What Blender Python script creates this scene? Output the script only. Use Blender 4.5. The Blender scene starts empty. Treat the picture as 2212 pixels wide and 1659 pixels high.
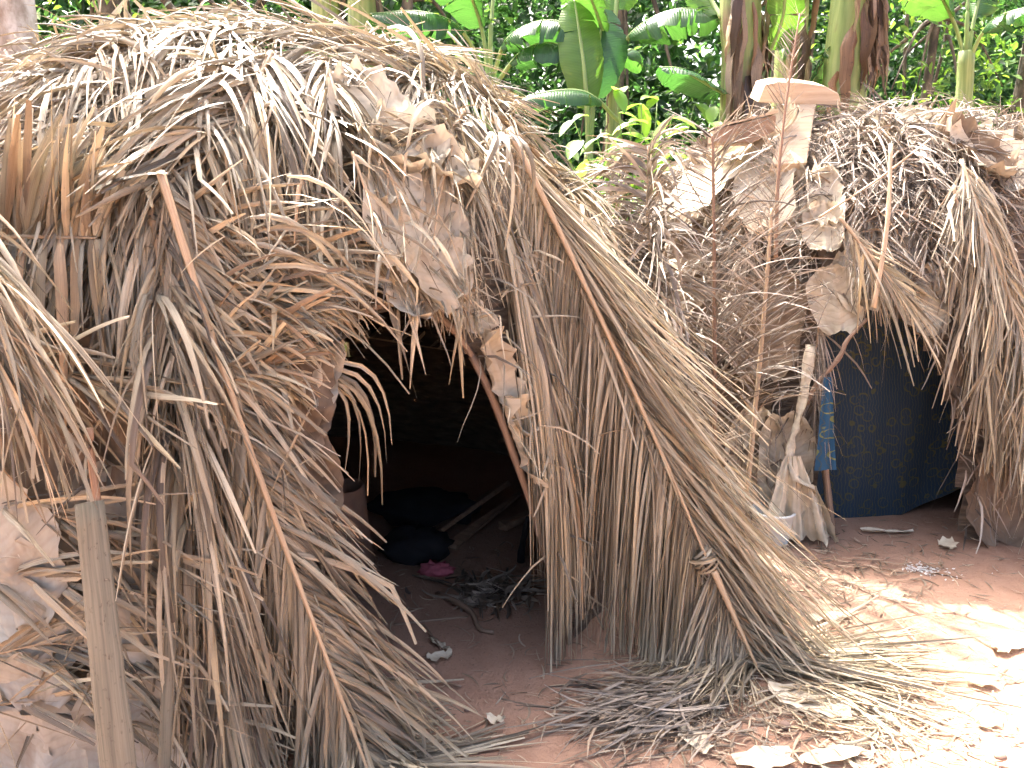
import bpy, math, random
import numpy as np
from mathutils import Vector

R = math.radians
rng = np.random.default_rng(11)
random.seed(11)
scene = bpy.context.scene
COL = scene.collection

# ------------------------------------------------------------------ camera, sky, sun, exposure
CAM_H, PITCH, FPX, PW, PH = 1.5, R(13.0), 1737.0, 2212.0, 1659.0
cam_d = bpy.data.cameras.new("camera")
cam_d.sensor_fit = 'HORIZONTAL'
cam_d.angle = 2 * math.atan(PW / 2 / FPX)
cam_d.clip_start, cam_d.clip_end = 0.05, 500
cam = bpy.data.objects.new("camera", cam_d)
COL.objects.link(cam)
cam.location = (0, 0, CAM_H)
cam.rotation_euler = (math.pi / 2 - PITCH, 0, 0)
scene.camera = cam

SUN_EL, SUN_AZ = R(55), R(-28)          # azimuth measured from +Y (away from camera) towards +X
sun_dir = Vector((math.sin(SUN_AZ) * math.cos(SUN_EL), math.cos(SUN_AZ) * math.cos(SUN_EL), math.sin(SUN_EL)))
world = bpy.data.worlds.new("World")
scene.world = world
world.use_nodes = True
wn = world.node_tree.nodes
sky = wn.new("ShaderNodeTexSky")
sky.sky_type = 'NISHITA'
sky.sun_disc = False
sky.sun_elevation = SUN_EL
sky.sun_rotation = SUN_AZ
sky.air_density = 0.5
sky.dust_density = 9.0
sky.ozone_density = 0.0
world.node_tree.links.new(sky.outputs[0], wn["Background"].inputs[0])
wn["Background"].inputs[1].default_value = 0.15
sl = bpy.data.lights.new("sun", 'SUN')
sl.energy = 2.9
sl.angle = R(0.53)
sl.color = (1.0, 0.965, 0.90)
sun = bpy.data.objects.new("sun", sl)
COL.objects.link(sun)
sun.location = (-6, 12, 20)
sun.rotation_euler = sun_dir.to_track_quat('Z', 'Y').to_euler()
scene.view_settings.view_transform = 'Standard'
scene.view_settings.look = 'None'
scene.view_settings.gamma = 1.0
scene.view_settings.exposure = 2.98
scene.cycles.max_bounces = 6
scene.cycles.diffuse_bounces = 3
scene.cycles.transmission_bounces = 3
scene.cycles.use_denoising = True
scene.cycles.use_adaptive_sampling = True
scene.cycles.adaptive_threshold = 0.04
scene.cycles.adaptive_min_samples = 20

# ------------------------------------------------------------------ view helpers (a spot in the photo -> a place)
def ray(px, py):
    x = (px - PW / 2) / FPX
    y = (PH / 2 - py) / FPX
    c, s = math.cos(PITCH), math.sin(PITCH)
    return np.array([x, c + y * s, -s + y * c])
ORG = np.array([0, 0, CAM_H])
def W(px, py, Y):
    d = ray(px, py)
    return ORG + d * (Y / d[1])
def G(px, py, z=0.0):
    d = ray(px, py)
    return ORG + d * ((z - CAM_H) / d[2])
def unit(a):
    return a / np.maximum(np.linalg.norm(a, axis=-1, keepdims=True), 1e-9)
def proj(P):
    P = np.asarray(P, float) - ORG
    c, s = math.cos(PITCH), math.sin(PITCH)
    f = P[..., 1] * c - P[..., 2] * s
    u = P[..., 1] * s + P[..., 2] * c
    return np.stack([PW / 2 + FPX * P[..., 0] / f, PH / 2 - FPX * u / f], -1)
def ground_z(x, y):
    x = np.asarray(x, float); y = np.asarray(y, float)
    return 0.010 * np.sin(2.3 * x + 1.1 * y) + 0.008 * np.sin(4.1 * y - 2.9 * x + 1) + 0.004 * np.sin(9 * x + 3) * np.sin(8 * y)

class Dome:
    def __init__(s, cx, cy, rx, ry, h, n, rxl=None):
        s.rxl = rxl or rx
        s.c = np.array([cx, cy, 0.0]); s.r = np.array([rx, ry]); s.h = h; s.n = n
    def val(s, p, off=0.0):
        q = p - s.c
        o = np.asarray(off)
        rx = np.where(q[..., 0] < 0, s.rxl, s.r[0])
        a = (q[..., 0] / (rx + o)) ** 2 + (q[..., 1] / (s.r[1] + o)) ** 2
        return a ** (s.n / 2) + np.abs(q[..., 2] / (s.h + o)) ** s.n
    def push(s, p, off):
        v = np.maximum(s.val(p, off), 1e-6)
        k = np.where(v < 1, v ** (-1 / s.n), 1.0)
        k = np.minimum(k, 4)
        return s.c + (p - s.c) * k[..., None]
    def normal(s, p):
        q = p - s.c
        rx = np.where(q[..., 0] < 0, s.rxl, s.r[0])
        a = np.sqrt((q[..., 0] / rx) ** 2 + (q[..., 1] / s.r[1]) ** 2) + 1e-6
        g = np.stack([a ** (s.n - 2) * q[..., 0] / rx ** 2, a ** (s.n - 2) * q[..., 1] / s.r[1] ** 2,
                      np.sign(q[..., 2]) * np.abs(q[..., 2] / s.h) ** (s.n - 1) / s.h], -1)
        return unit(g)
    def hit(s, px, py, off=0.02):
        d = ray(px, py)
        t = 0.6; best = None; bv = 1e9
        while t < 9:
            p = ORG + d * t
            v = float(s.val(p, off))
            if v < 1:
                return p
            if v < bv:
                bv, best = v, p
            t += 0.01
        return best
    def at(s, az, z, off=0.02):
        """surface point at azimuth (0 = towards camera, + = right) and height z"""
        k = max(0.0, 1 - min(1, z / (s.h + off)) ** s.n) ** (1 / s.n)
        d = np.array([math.sin(az), -math.cos(az)])
        rr = 1 / math.sqrt((d[0] / ((s.rxl if d[0] < 0 else s.r[0]) + off)) ** 2 + (d[1] / (s.r[1] + off)) ** 2)
        return np.array([s.c[0] + d[0] * rr * k, s.c[1] + d[1] * rr * k, z])

H1 = Dome(-1.15, 3.45, 1.66, 1.55, 2.07, 2.6, 1.05)
H2 = Dome(1.95, 4.60, 1.45, 1.25, 1.93, 2.4)

# ------------------------------------------------------------------ mesh helpers
def mk(name, V, F, mat, parent=None, origin=(0, 0, 0), uv=None, tint=None, smooth=True, kind=None):
    V = np.asarray(V, np.float32) - np.asarray(origin, np.float32)
    me = bpy.data.meshes.new(name)
    if isinstance(F, np.ndarray):
        k, w = F.shape
        me.vertices.add(len(V)); me.vertices.foreach_set("co", V.ravel())
        me.loops.add(k * w); me.loops.foreach_set("vertex_index", F.astype(np.int32).ravel())
        me.polygons.add(k)
        me.polygons.foreach_set("loop_start", np.arange(0, k * w, w, dtype=np.int32))
        me.polygons.foreach_set("loop_total", np.full(k, w, np.int32))
        lv = F.ravel()
    else:
        me.from_pydata(V.tolist(), [], F)
        lv = np.array([i for f in F for i in f])
    if uv is not None:
        u = me.uv_layers.new(name="UVMap")
        u.data.foreach_set("uv", np.asarray(uv, np.float32)[lv].ravel())
    if tint is not None:
        a = me.attributes.new("tint", 'FLOAT_COLOR', 'POINT')
        t = np.ones((len(V), 4), np.float32); t[:, :tint.shape[1]] = tint
        a.data.foreach_set("color", t.ravel())
    if smooth:
        me.polygons.foreach_set("use_smooth", np.ones(len(me.polygons), bool))
    me.update(calc_edges=True)
    if mat:
        me.materials.append(mat)
    o = bpy.data.objects.new(name, me)
    COL.objects.link(o)
    if parent:
        o.parent = parent
    if kind:
        o["kind"] = kind
    return o

def tag(o, label, cat=None, group=None, kind=None):
    o["label"] = label
    if cat: o["category"] = cat
    if group: o["group"] = group
    if kind: o["kind"] = kind
    return o

def empty(name, loc):
    o = bpy.data.objects.new(name, None)
    o.empty_display_size = 0.1
    o.location = loc
    COL.objects.link(o)
    return o

def curve(pts, n):
    """Catmull-Rom resample"""
    P = np.asarray(pts, float)
    if len(P) == 2:
        t = np.linspace(0, 1, n)[:, None]
        return P[0] * (1 - t) + P[1] * t
    Q = np.vstack([2 * P[0] - P[1], P, 2 * P[-1] - P[-2]])
    seg = np.linalg.norm(np.diff(P, axis=0), axis=1)
    cum = np.concatenate([[0], np.cumsum(seg)])
    out = []
    for s in np.linspace(0, cum[-1], n):
        i = min(len(P) - 2, max(0, int(np.searchsorted(cum, s, side='right') - 1)))
        t = (s - cum[i]) / max(seg[i], 1e-9)
        a, b, c, d = Q[i], Q[i + 1], Q[i + 2], Q[i + 3]
        out.append(0.5 * ((2 * b) + (c - a) * t + (2 * a - 5 * b + 4 * c - d) * t * t + (3 * b - a - 3 * c + d) * t ** 3))
    return np.array(out)

def tube(path, rad, ns=7, flat=1.0, up=(0, 0, 1), cap=True, jitter=0.0):
    P = np.asarray(path, float)
    n = len(P)
    rad = np.broadcast_to(np.asarray(rad, float), (n,))
    T = unit(np.gradient(P, axis=0))
    up = np.asarray(up, float)
    A = np.cross(T, up)
    bad = np.linalg.norm(A, axis=1) < 0.1
    A[bad] = np.cross(T[bad], np.array([0.2, 1, 0.1]))
    A = unit(A); B = np.cross(A, T)
    an = np.linspace(0, 2 * math.pi, ns, endpoint=False)
    V = (P[:, None] + rad[:, None, None] * (A[:, None] * np.cos(an)[None, :, None] + flat * B[:, None] * np.sin(an)[None, :, None]))
    if jitter:
        V = V + rng.normal(0, jitter, V.shape)
    V = V.reshape(-1, 3)
    F = []
    for i in range(n - 1):
        for j in range(ns):
            k = (j + 1) % ns
            F.append((i * ns + j, i * ns + k, (i + 1) * ns + k, (i + 1) * ns + j))
    L = np.concatenate([[0], np.cumsum(np.linalg.norm(np.diff(P, axis=0), axis=1))])
    uv = np.stack([np.tile(an / (2 * math.pi), n), np.repeat(L, ns)], -1)
    if cap:
        F.append(tuple(range(ns - 1, -1, -1)))
        F.append(tuple((n - 1) * ns + j for j in range(ns)))
    return V, F, uv

def merge(parts):
    V, F, UV = [], [], []
    o = 0
    for v, f, u in parts:
        V.append(v); UV.append(u)
        F += [tuple(i + o for i in q) for q in f]
        o += len(v)
    return np.vstack(V), F, np.vstack(UV)

DOWN = np.array([0, 0, -1.0])
def drape(P, D, L, droop, nseg, dome, off, g, kink=0.12, wander=0.06, spread=0.05, zlift=0.03, ground=True, sway=None):
    M = len(P)
    seg = (L / nseg)[:, None]
    p = P.copy(); d = unit(D)
    pts = [p.copy()]
    wv = g.normal(0, wander, (M, 3))
    kk = np.where(g.random(M) < kink, g.integers(2, max(3, nseg), M), -1)
    offs = off + g.random(M) * spread
    zl = 0.006 + g.random(M) ** 2 * zlift
    for i in range(nseg):
        d = d + droop[:, None] * seg * DOWN + wv * seg * 6 + g.normal(0, wander * 0.35, (M, 3))
        m = kk == i
        if m.any():
            d[m] = unit(d[m]) + g.normal(0, 0.55, (m.sum(), 3)) + np.array([0, 0, -0.7])
        d = unit(d)
        q = p + d * seg
        if dome is not None:
            q = dome.push(q, offs)
        if ground:
            q[:, 2] = np.maximum(q[:, 2], ground_z(q[:, 0], q[:, 1]) + zl)
        step = q - p
        ln = np.linalg.norm(step, axis=1, keepdims=True)
        q = p + step * np.minimum(1, 1.4 * seg / np.maximum(ln, 1e-6))
        d = unit(0.35 * d + 0.65 * unit(q - p))
        p = q
        pts.append(p.copy())
    return np.stack(pts, 1)

def ribbons(pts, N, width, g, fold=0.28, roll=0.55, twist=0.8, tip=None):
    """pts (M,n,3), N outward normals (M,n,3) -> V (M,n*3,3), F (template), UV"""
    M, n, _ = pts.shape
    T = unit(np.gradient(pts, axis=1))
    N = unit(N - (N * T).sum(-1, keepdims=True) * T)
    S = np.cross(T, N)
    t = np.linspace(0, 1, n)
    ph = g.normal(0, roll, (M, 1)) + g.normal(0, twist, (M, 1)) * t[None]
    c, s = np.cos(ph)[..., None], np.sin(ph)[..., None]
    S2 = S * c + N * s
    N2 = N * c - S * s
    tipw = g.uniform(0.08, 0.5, (M, 1)) if tip is None else np.full((M, 1), tip)
    prof = np.minimum(1, 0.45 + t * 4)[None] * (1 - (1 - tipw) * np.clip((t[None] - 0.35) / 0.65, 0, 1) ** 1.4)
    w = width[:, None] * prof
    fo = (g.uniform(0.3, 1.0, (M, 1, 1)) * fold * g.choice([-1, 1], (M, 1, 1), p=[0.3, 0.7]))
    a = pts - S2 * w[..., None] * 0.5 - N2 * (w[..., None] * fo)
    b = pts + N2 * (w[..., None] * fo) * 0.6
    e = pts + S2 * w[..., None] * 0.5 - N2 * (w[..., None] * fo)
    V = np.stack([a, b, e], 2).reshape(M, n * 3, 3)
    F = []
    for i in range(n - 1):
        o = i * 3
        F += [(o, o + 1, o + 4, o + 3), (o + 1, o + 2, o + 5, o + 4)]
    Ln = np.linalg.norm(np.diff(pts, axis=1), axis=2).sum(1)
    uv = np.zeros((M, n, 3, 2))
    uv[..., 0] = np.array([0, 0.5, 1])[None, None] + g.random((M, 1, 1)) * 17
    uv[..., 1] = (t[None] * Ln[:, None])[..., None] + g.random((M, 1, 1)) * 31
    return V, np.array(F), uv.reshape(M, n * 3, 2)

def joinrib(name, V, F, uv, tint, mat, parent=None, origin=(0, 0, 0), kind=None):
    M, k, _ = V.shape
    FF = (F[None] + (np.arange(M) * k)[:, None, None]).reshape(-1, 4)
    return mk(name, V.reshape(-1, 3), FF, mat, parent, origin, uv.reshape(-1, 2), np.repeat(tint, k, 0), kind=kind)

# ------------------------------------------------------------------ materials
class NT:
    def __init__(s, name):
        s.m = bpy.data.materials.new(name); s.m.use_nodes = True
        s.n = s.m.node_tree.nodes; s.l = s.m.node_tree.links
        s.b = s.n["Principled BSDF"]; s.out = s.n["Material Output"]
    def node(s, t, **k):
        x = s.n.new(t)
        for a, v in k.items():
            setattr(x, a, v)
        return x
    def link(s, a, b): s.l.new(a, b)
    def noise(s, vec, scale, detail=4, rough=0.6):
        x = s.node("ShaderNodeTexNoise"); x.inputs["Scale"].default_value = scale
        x.inputs["Detail"].default_value = detail; x.inputs["Roughness"].default_value = rough
        if vec is not None: s.link(vec, x.inputs["Vector"])
        return x.outputs["Fac"]
    def ramp(s, fac, stops, interp='LINEAR'):
        x = s.node("ShaderNodeValToRGB"); cr = x.color_ramp; cr.interpolation = interp
        while len(cr.elements) < len(stops): cr.elements.new(0.5)
        for e, (p, c) in zip(cr.elements, stops):
            e.position = p; e.color = (*c, 1) if len(c) == 3 else c
        s.link(fac, x.inputs[0]); return x.outputs[0]
    def mix(s, fac, a, b, blend='MIX'):
        x = s.node("ShaderNodeMix", data_type='RGBA', blend_type=blend)
        for sock, v in ((x.inputs[0], fac), (x.inputs[6], a), (x.inputs[7], b)):
            if isinstance(v, bpy.types.NodeSocket): s.link(v, sock)
            elif isinstance(v, (int, float)): sock.default_value = v
            else: sock.default_value = (*v, 1)
        return x.outputs[2]
    def mapping(s, vec, scale):
        x = s.node("ShaderNodeMapping"); x.inputs["Scale"].default_value = scale
        s.link(vec, x.inputs["Vector"]); return x.outputs[0]
    def bump(s, h, strength, dist):
        x = s.node("ShaderNodeBump"); x.inputs["Strength"].default_value = strength; x.inputs["Distance"].default_value = dist
        s.link(h, x.inputs["Height"]); s.link(x.outputs[0], s.b.inputs["Normal"])
        return x.outputs[0]
    def attr(s, name="tint"):
        a = s.node("ShaderNodeAttribute"); a.attribute_name = name
        sep = s.node("ShaderNodeSeparateColor"); s.link(a.outputs["Color"], sep.inputs[0]); return sep.outputs
    def uv(s): return s.node("ShaderNodeTexCoord").outputs["UV"]
    def obj(s): return s.node("ShaderNodeTexCoord").outputs["Object"]
    def translucent(s, col, amount, normal=None):
        t = s.node("ShaderNodeBsdfTranslucent"); mx = s.node("ShaderNodeMixShader")
        if isinstance(col, bpy.types.NodeSocket): s.link(col, t.inputs[0])
        else: t.inputs[0].default_value = (*col, 1)
        mx.inputs[0].default_value = amount
        s.link(s.b.outputs[0], mx.inputs[1]); s.link(t.outputs[0], mx.inputs[2]); s.link(mx.outputs[0], s.out.inputs[0])

def dry_leaf(name, stops, rough=0.5, trans=0.12, spec=0.45):
    k = NT(name); s = k.attr(); uv = k.uv()
    base = k.ramp(s[0], stops)
    fib = k.noise(k.mapping(uv, (9, 1.2, 1)), 2.2, 3, 0.65)
    c = k.mix(k.ramp(fib, [(0.30, (0, 0, 0)), (0.72, (1, 1, 1))]), k.mix(1.0, base, (0.62, 0.57, 0.52), 'MULTIPLY'), k.mix(1.0, base, (1.22, 1.2, 1.16), 'MULTIPLY'))
    blot = k.noise(k.mapping(uv, (0.8, 5, 1)), 1.3, 2)
    c = k.mix(k.ramp(blot, [(0.52, (0, 0, 0)), (0.75, (0.75, 0.75, 0.75))]), c, k.mix(1.0, c, (0.52, 0.50, 0.50), 'MULTIPLY'))
    mo = k.noise(k.mapping(uv, (3, 26, 1)), 2.0, 1)
    c = k.mix(k.ramp(mo, [(0.66, (0, 0, 0)), (0.74, (0.6, 0.6, 0.6))]), c, (0.07, 0.06, 0.055))
    v = k.node("ShaderNodeHueSaturation"); k.link(c, v.inputs["Color"])
    mr = k.node("ShaderNodeMapRange"); k.link(s[1], mr.inputs[0]); mr.inputs[3].default_value = 0.5; mr.inputs[4].default_value = 1.42
    k.link(mr.outputs[0], v.inputs["Value"]); c = v.outputs[0]
    k.link(c, k.b.inputs["Base Color"])
    k.b.inputs["Roughness"].default_value = rough
    k.b.inputs["Specular IOR Level"].default_value = spec
    k.bump(fib, 0.5, 0.002)
    if trans: k.translucent(c, trans)
    return k.m

STRAW = [(0.0, (0.14, 0.112, 0.085)), (0.18, (0.24, 0.20, 0.14)), (0.4, (0.35, 0.30, 0.215)), (0.6, (0.435, 0.385, 0.285)), (0.8, (0.45, 0.37, 0.235)), (1.0, (0.36, 0.25, 0.15))]
GREY = [(0.0, (0.11, 0.085, 0.065)), (0.25, (0.22, 0.175, 0.13)), (0.5, (0.33, 0.28, 0.225)), (0.75, (0.44, 0.39, 0.33)), (1.0, (0.36, 0.255, 0.155))]
M_straw = dry_leaf("dry_palm_leaf", STRAW)
M_grey = dry_leaf("weathered_palm_leaf", GREY)
M_litter = dry_leaf("leaf_litter", [(0.0, (0.12, 0.09, 0.06)), (0.4, (0.28, 0.21, 0.145)), (0.8, (0.42, 0.33, 0.23)), (1.0, (0.5, 0.42, 0.32))], trans=0)

def stalk_mat(name, a, b, c3, rough=0.55):
    k = NT(name); uv = k.uv()
    f = k.noise(k.mapping(uv, (14, 1.5, 1)), 2.0, 5)
    c = k.ramp(f, [(0.28, a), (0.5, b), (0.72, c3)])
    sp = k.noise(k.mapping(uv, (6, 18, 1)), 3.0, 3)
    c = k.mix(k.ramp(sp, [(0.60, (0, 0, 0)), (0.72, (0.8, 0.8, 0.8))]), c, k.mix(1.0, c, (0.45, 0.36, 0.3), 'MULTIPLY'))
    k.link(c, k.b.inputs["Base Color"]); k.b.inputs["Roughness"].default_value = rough
    k.bump(f, 0.4, 0.002)
    return k.m
M_rib = stalk_mat("dry_midrib", (0.30, 0.19, 0.11), (0.44, 0.31, 0.185), (0.52, 0.41, 0.27))
M_rib_red = stalk_mat("reddish_midrib", (0.16, 0.085, 0.05), (0.27, 0.155, 0.09), (0.36, 0.22, 0.13))
M_pole = stalk_mat("bark_pole", (0.10, 0.062, 0.042), (0.20, 0.13, 0.085), (0.30, 0.21, 0.14))
M_plank = stalk_mat("mossy_stalk", (0.10, 0.085, 0.058), (0.16, 0.138, 0.095), (0.23, 0.198, 0.138), 0.8)

def banana_dry(name, a, b, trans=0.15):
    k = NT(name); uv = k.uv(); s = k.attr()
    wv = k.node("ShaderNodeTexWave", wave_type='BANDS', bands_direction='Y')
    wv.inputs["Scale"].default_value = 11; wv.inputs["Distortion"].default_value = 2.5; wv.inputs["Detail"].default_value = 2
    wv.inputs["Detail Scale"].default_value = 1.5
    k.link(uv, wv.inputs["Vector"])
    n = k.noise(uv, 6, 5)
    c = k.mix(k.ramp(n, [(0.35, (0, 0, 0)), (0.68, (1, 1, 1))]), a, b)
    c = k.mix(k.ramp(wv.outputs["Fac"], [(0.0, (0.14, 0.14, 0.14)), (0.35, (0, 0, 0))]), c, (0.25, 0.18, 0.115))
    st = k.noise(k.mapping(uv, (5, 5, 1)), 1.0, 3)
    c = k.mix(k.ramp(st, [(0.56, (0, 0, 0)), (0.70, (0.55, 0.55, 0.55))]), c, (0.26, 0.185, 0.125))
    v = k.node("ShaderNodeHueSaturation"); k.link(c, v.inputs["Color"])
    mr = k.node("ShaderNodeMapRange"); k.link(s[1], mr.inputs[0]); mr.inputs[3].default_value = 0.82; mr.inputs[4].default_value = 1.15
    k.link(mr.outputs[0], v.inputs["Value"]); c = v.outputs[0]
    k.link(c, k.b.inputs["Base Color"]); k.b.inputs["Roughness"].default_value = 0.7
    k.b.inputs["Specular IOR Level"].default_value = 0.25
    k.bump(wv.outputs["Fac"], 0.2, 0.005)
    k.translucent(c, trans)
    return k.m
M_bdry = banana_dry("dry_banana_leaf", (0.50, 0.425, 0.305), (0.68, 0.61, 0.475))
M_bgrey = banana_dry("grey_banana_leaf", (0.34, 0.31, 0.25), (0.52, 0.485, 0.405))
M_bdark = banana_dry("brown_banana_leaf", (0.15, 0.105, 0.07), (0.30, 0.22, 0.15))

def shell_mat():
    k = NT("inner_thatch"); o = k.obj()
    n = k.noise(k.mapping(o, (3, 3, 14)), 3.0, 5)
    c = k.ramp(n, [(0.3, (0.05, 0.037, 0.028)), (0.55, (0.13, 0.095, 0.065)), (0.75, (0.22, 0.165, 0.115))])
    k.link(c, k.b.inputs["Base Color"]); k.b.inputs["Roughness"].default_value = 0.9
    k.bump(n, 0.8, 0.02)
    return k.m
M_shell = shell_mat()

def ground_mat():
    k = NT("red_earth"); o = k.obj()
    n1 = k.noise(o, 1.1, 6, 0.6); n2 = k.noise(o, 14, 5, 0.65); n3 = k.noise(o, 90, 3, 0.7)
    c = k.ramp(n1, [(0.3, (0.225, 0.125, 0.082)), (0.5, (0.30, 0.18, 0.122)), (0.7, (0.365, 0.245, 0.175))])
    c = k.mix(k.ramp(n2, [(0.35, (0, 0, 0)), (0.7, (0.7, 0.7, 0.7))]), c, (0.34, 0.215, 0.15))
    c = k.mix(k.ramp(n3, [(0.60, (0, 0, 0)), (0.72, (0.7, 0.7, 0.7))]), c, (0.10, 0.06, 0.042))
    n4 = k.noise(o, 140, 2, 0.5)
    c = k.mix(k.ramp(n4, [(0.70, (0, 0, 0)), (0.76, (0.6, 0.6, 0.6))]), c, (0.45, 0.36, 0.27))
    # forest floor beyond the clearing
    sep = k.node("ShaderNodeSeparateXYZ"); k.link(o, sep.inputs[0])
    a = k.node("ShaderNodeMath", operation='ADD'); k.link(sep.outputs[1], a.inputs[0]); k.link(n1, a.inputs[1])
    mr = k.node("ShaderNodeMapRange"); k.link(a.outputs[0], mr.inputs[0]); mr.inputs[1].default_value = 6.0; mr.inputs[2].default_value = 7.5
    c = k.mix(mr.outputs[0], c, (0.06, 0.055, 0.03))
    k.link(c, k.b.inputs["Base Color"]); k.b.inputs["Roughness"].default_value = 0.92
    k.b.inputs["Specular IOR Level"].default_value = 0.15
    ad = k.node("ShaderNodeMath", operation='ADD'); k.link(n2, ad.inputs[0]); k.link(n3, ad.inputs[1])
    k.bump(ad.outputs[0], 0.55, 0.012)
    return k.m
M_ground = ground_mat()

def green_leaf(name, stops, trans, tcol, rough=0.42, veins=False):
    k = NT(name); s = k.attr()
    c = k.ramp(s[0], stops)
    v = k.node("ShaderNodeHueSaturation"); k.link(c, v.inputs["Color"])
    mr = k.node("ShaderNodeMapRange"); k.link(s[1], mr.inputs[0]); mr.inputs[3].default_value = 0.6; mr.inputs[4].default_value = 1.3
    k.link(mr.outputs[0], v.inputs["Value"]); c = v.outputs[0]
    tc = k.mix(1.0, c, tcol, 'MULTIPLY')
    if veins:
        uv = k.uv()
        wv = k.node("ShaderNodeTexWave", wave_type='BANDS', bands_direction='Y')
        wv.inputs["Scale"].default_value = 16; wv.inputs["Distortion"].default_value = 0.6
        k.link(uv, wv.inputs["Vector"])
        c = k.mix(k.ramp(wv.outputs["Fac"], [(0, (0.3, 0.3, 0.3)), (0.5, (0, 0, 0))]), c, k.mix(1.0, c, (0.6, 0.7, 0.6), 'MULTIPLY'))
        bl = k.noise(uv, 5, 4)
        c = k.mix(k.ramp(bl, [(0.66, (0, 0, 0)), (0.74, (0.6, 0.6, 0.6))]), c, (0.22, 0.17, 0.05))
        k.bump(wv.outputs["Fac"], 0.25, 0.006)
    k.link(c, k.b.inputs["Base Color"]); k.b.inputs["Roughness"].default_value = rough
    k.b.inputs["Specular IOR Level"].default_value = 0.5
    k.translucent(tc, trans)
    return k.m
M_ban = green_leaf("banana_leaf_green", [(0, (0.028, 0.085, 0.034)), (0.5, (0.045, 0.115, 0.035)), (1, (0.11, 0.21, 0.04))], 0.30, (2.2, 2.4, 1.0), 0.27, True)
M_for = green_leaf("forest_leaf", [(0, (0.03, 0.075, 0.032)), (0.5, (0.05, 0.115, 0.038)), (1, (0.10, 0.18, 0.045))], 0.45, (3.0, 3.2, 1.8))
M_bush = green_leaf("bush_leaf", [(0, (0.06, 0.15, 0.03)), (1, (0.17, 0.28, 0.05))], 0.45, (2.2, 2.2, 1.2))

def stem_green():
    k = NT("banana_stem"); uv = k.uv(); s = k.attr()
    f = k.noise(k.mapping(uv, (10, 0.7, 1)), 2.0, 5)
    g_ = k.ramp(f, [(0.3, (0.13, 0.19, 0.05)), (0.55, (0.25, 0.31, 0.10)), (0.75, (0.38, 0.40, 0.16))])
    b_ = k.ramp(f, [(0.3, (0.09, 0.055, 0.035)), (0.6, (0.22, 0.15, 0.09)), (0.8, (0.36, 0.27, 0.17))])
    pt = k.noise(k.mapping(uv, (3, 1.4, 1)), 1.5, 4)
    mm = k.node("ShaderNodeMath", operation='ADD'); k.link(pt, mm.inputs[0]); k.link(s[2], mm.inputs[1])
    c = k.mix(k.ramp(mm.outputs[0], [(0.66, (0, 0, 0)), (0.80, (1, 1, 1))]), g_, b_)
    k.link(c, k.b.inputs["Base Color"]); k.b.inputs["Roughness"].default_value = 0.5
    k.bump(f, 0.4, 0.01)
    return k.m
M_stem = stem_green()
def pet():
    k = NT("banana_petiole"); uv = k.uv()
    f = k.noise(k.mapping(uv, (8, 0.8, 1)), 2.0, 3)
    k.link(k.ramp(f, [(0.3, (0.16, 0.25, 0.07)), (0.7, (0.30, 0.38, 0.14))]), k.b.inputs["Base Color"])
    k.b.inputs["Roughness"].default_value = 0.4
    return k.m
M_pet = pet()
def bark(name, a, b, c3):
    k = NT(name); o = k.obj()
    n = k.noise(k.mapping(o, (6, 6, 3)), 1.6, 6); n2 = k.noise(o, 30, 4)
    c = k.ramp(n, [(0.38, a), (0.5, b), (0.62, c3)])
    c = k.mix(k.ramp(n2, [(0.55, (0, 0, 0)), (0.7, (0.5, 0.5, 0.5))]), c, a)
    k.link(c, k.b.inputs["Base Color"]); k.b.inputs["Roughness"].default_value = 0.85
    k.bump(n2, 0.4, 0.01)
    return k.m
M_bark = bark("pale_bark", (0.22, 0.18, 0.14), (0.36, 0.34, 0.30), (0.52, 0.51, 0.48))
M_bark2 = bark("dark_bark", (0.05, 0.04, 0.028), (0.10, 0.08, 0.055), (0.17, 0.14, 0.10))
def wood(name, a, b):
    k = NT(name); o = k.obj()
    n = k.noise(k.mapping(o, (5, 40, 40)), 1.2, 5)
    c = k.ramp(n, [(0.3, a), (0.7, b)])
    k.link(c, k.b.inputs["Base Color"]); k.b.inputs["Roughness"].default_value = 0.7
    k.bump(n, 0.3, 0.003)
    return k.m
M_wood = wood("fresh_wood", (0.40, 0.285, 0.18), (0.56, 0.435, 0.30))
M_oldwood = wood("old_board", (0.17, 0.105, 0.065), (0.33, 0.215, 0.135))
def plain(name, col, rough=0.6, spec=0.3, nscale=20, amt=0.35):
    k = NT(name); o = k.obj(); n = k.noise(o, nscale, 4)
    c = k.mix(n, tuple(x * (1 - amt) for x in col), tuple(min(1, x * (1 + amt)) for x in col))
    k.link(c, k.b.inputs["Base Color"]); k.b.inputs["Roughness"].default_value = rough
    k.b.inputs["Specular IOR Level"].default_value = spec
    return k.m
M_black = plain("black_cloth", (0.012, 0.013, 0.015), 0.9)
M_clay = plain("clay", (0.24, 0.145, 0.10), 0.8)
M_pink = plain("pink_cloth", (0.42, 0.11, 0.14), 0.85, nscale=25, amt=0.55)
M_bucket = plain("white_plastic", (0.66, 0.67, 0.62), 0.35, 0.5, 12, 0.06)
M_stone = plain("pebble", (0.22, 0.15, 0.115), 0.85)
M_ash = plain("ash", (0.55, 0.53, 0.50), 0.95, 0.1, 60, 0.3)
M_sheath = dry_leaf("dry_banana_sheath", [(0, (0.06, 0.042, 0.03)), (0.4, (0.17, 0.12, 0.08)), (0.75, (0.32, 0.25, 0.17)), (1, (0.30, 0.17, 0.09))], trans=0.2)
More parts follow.
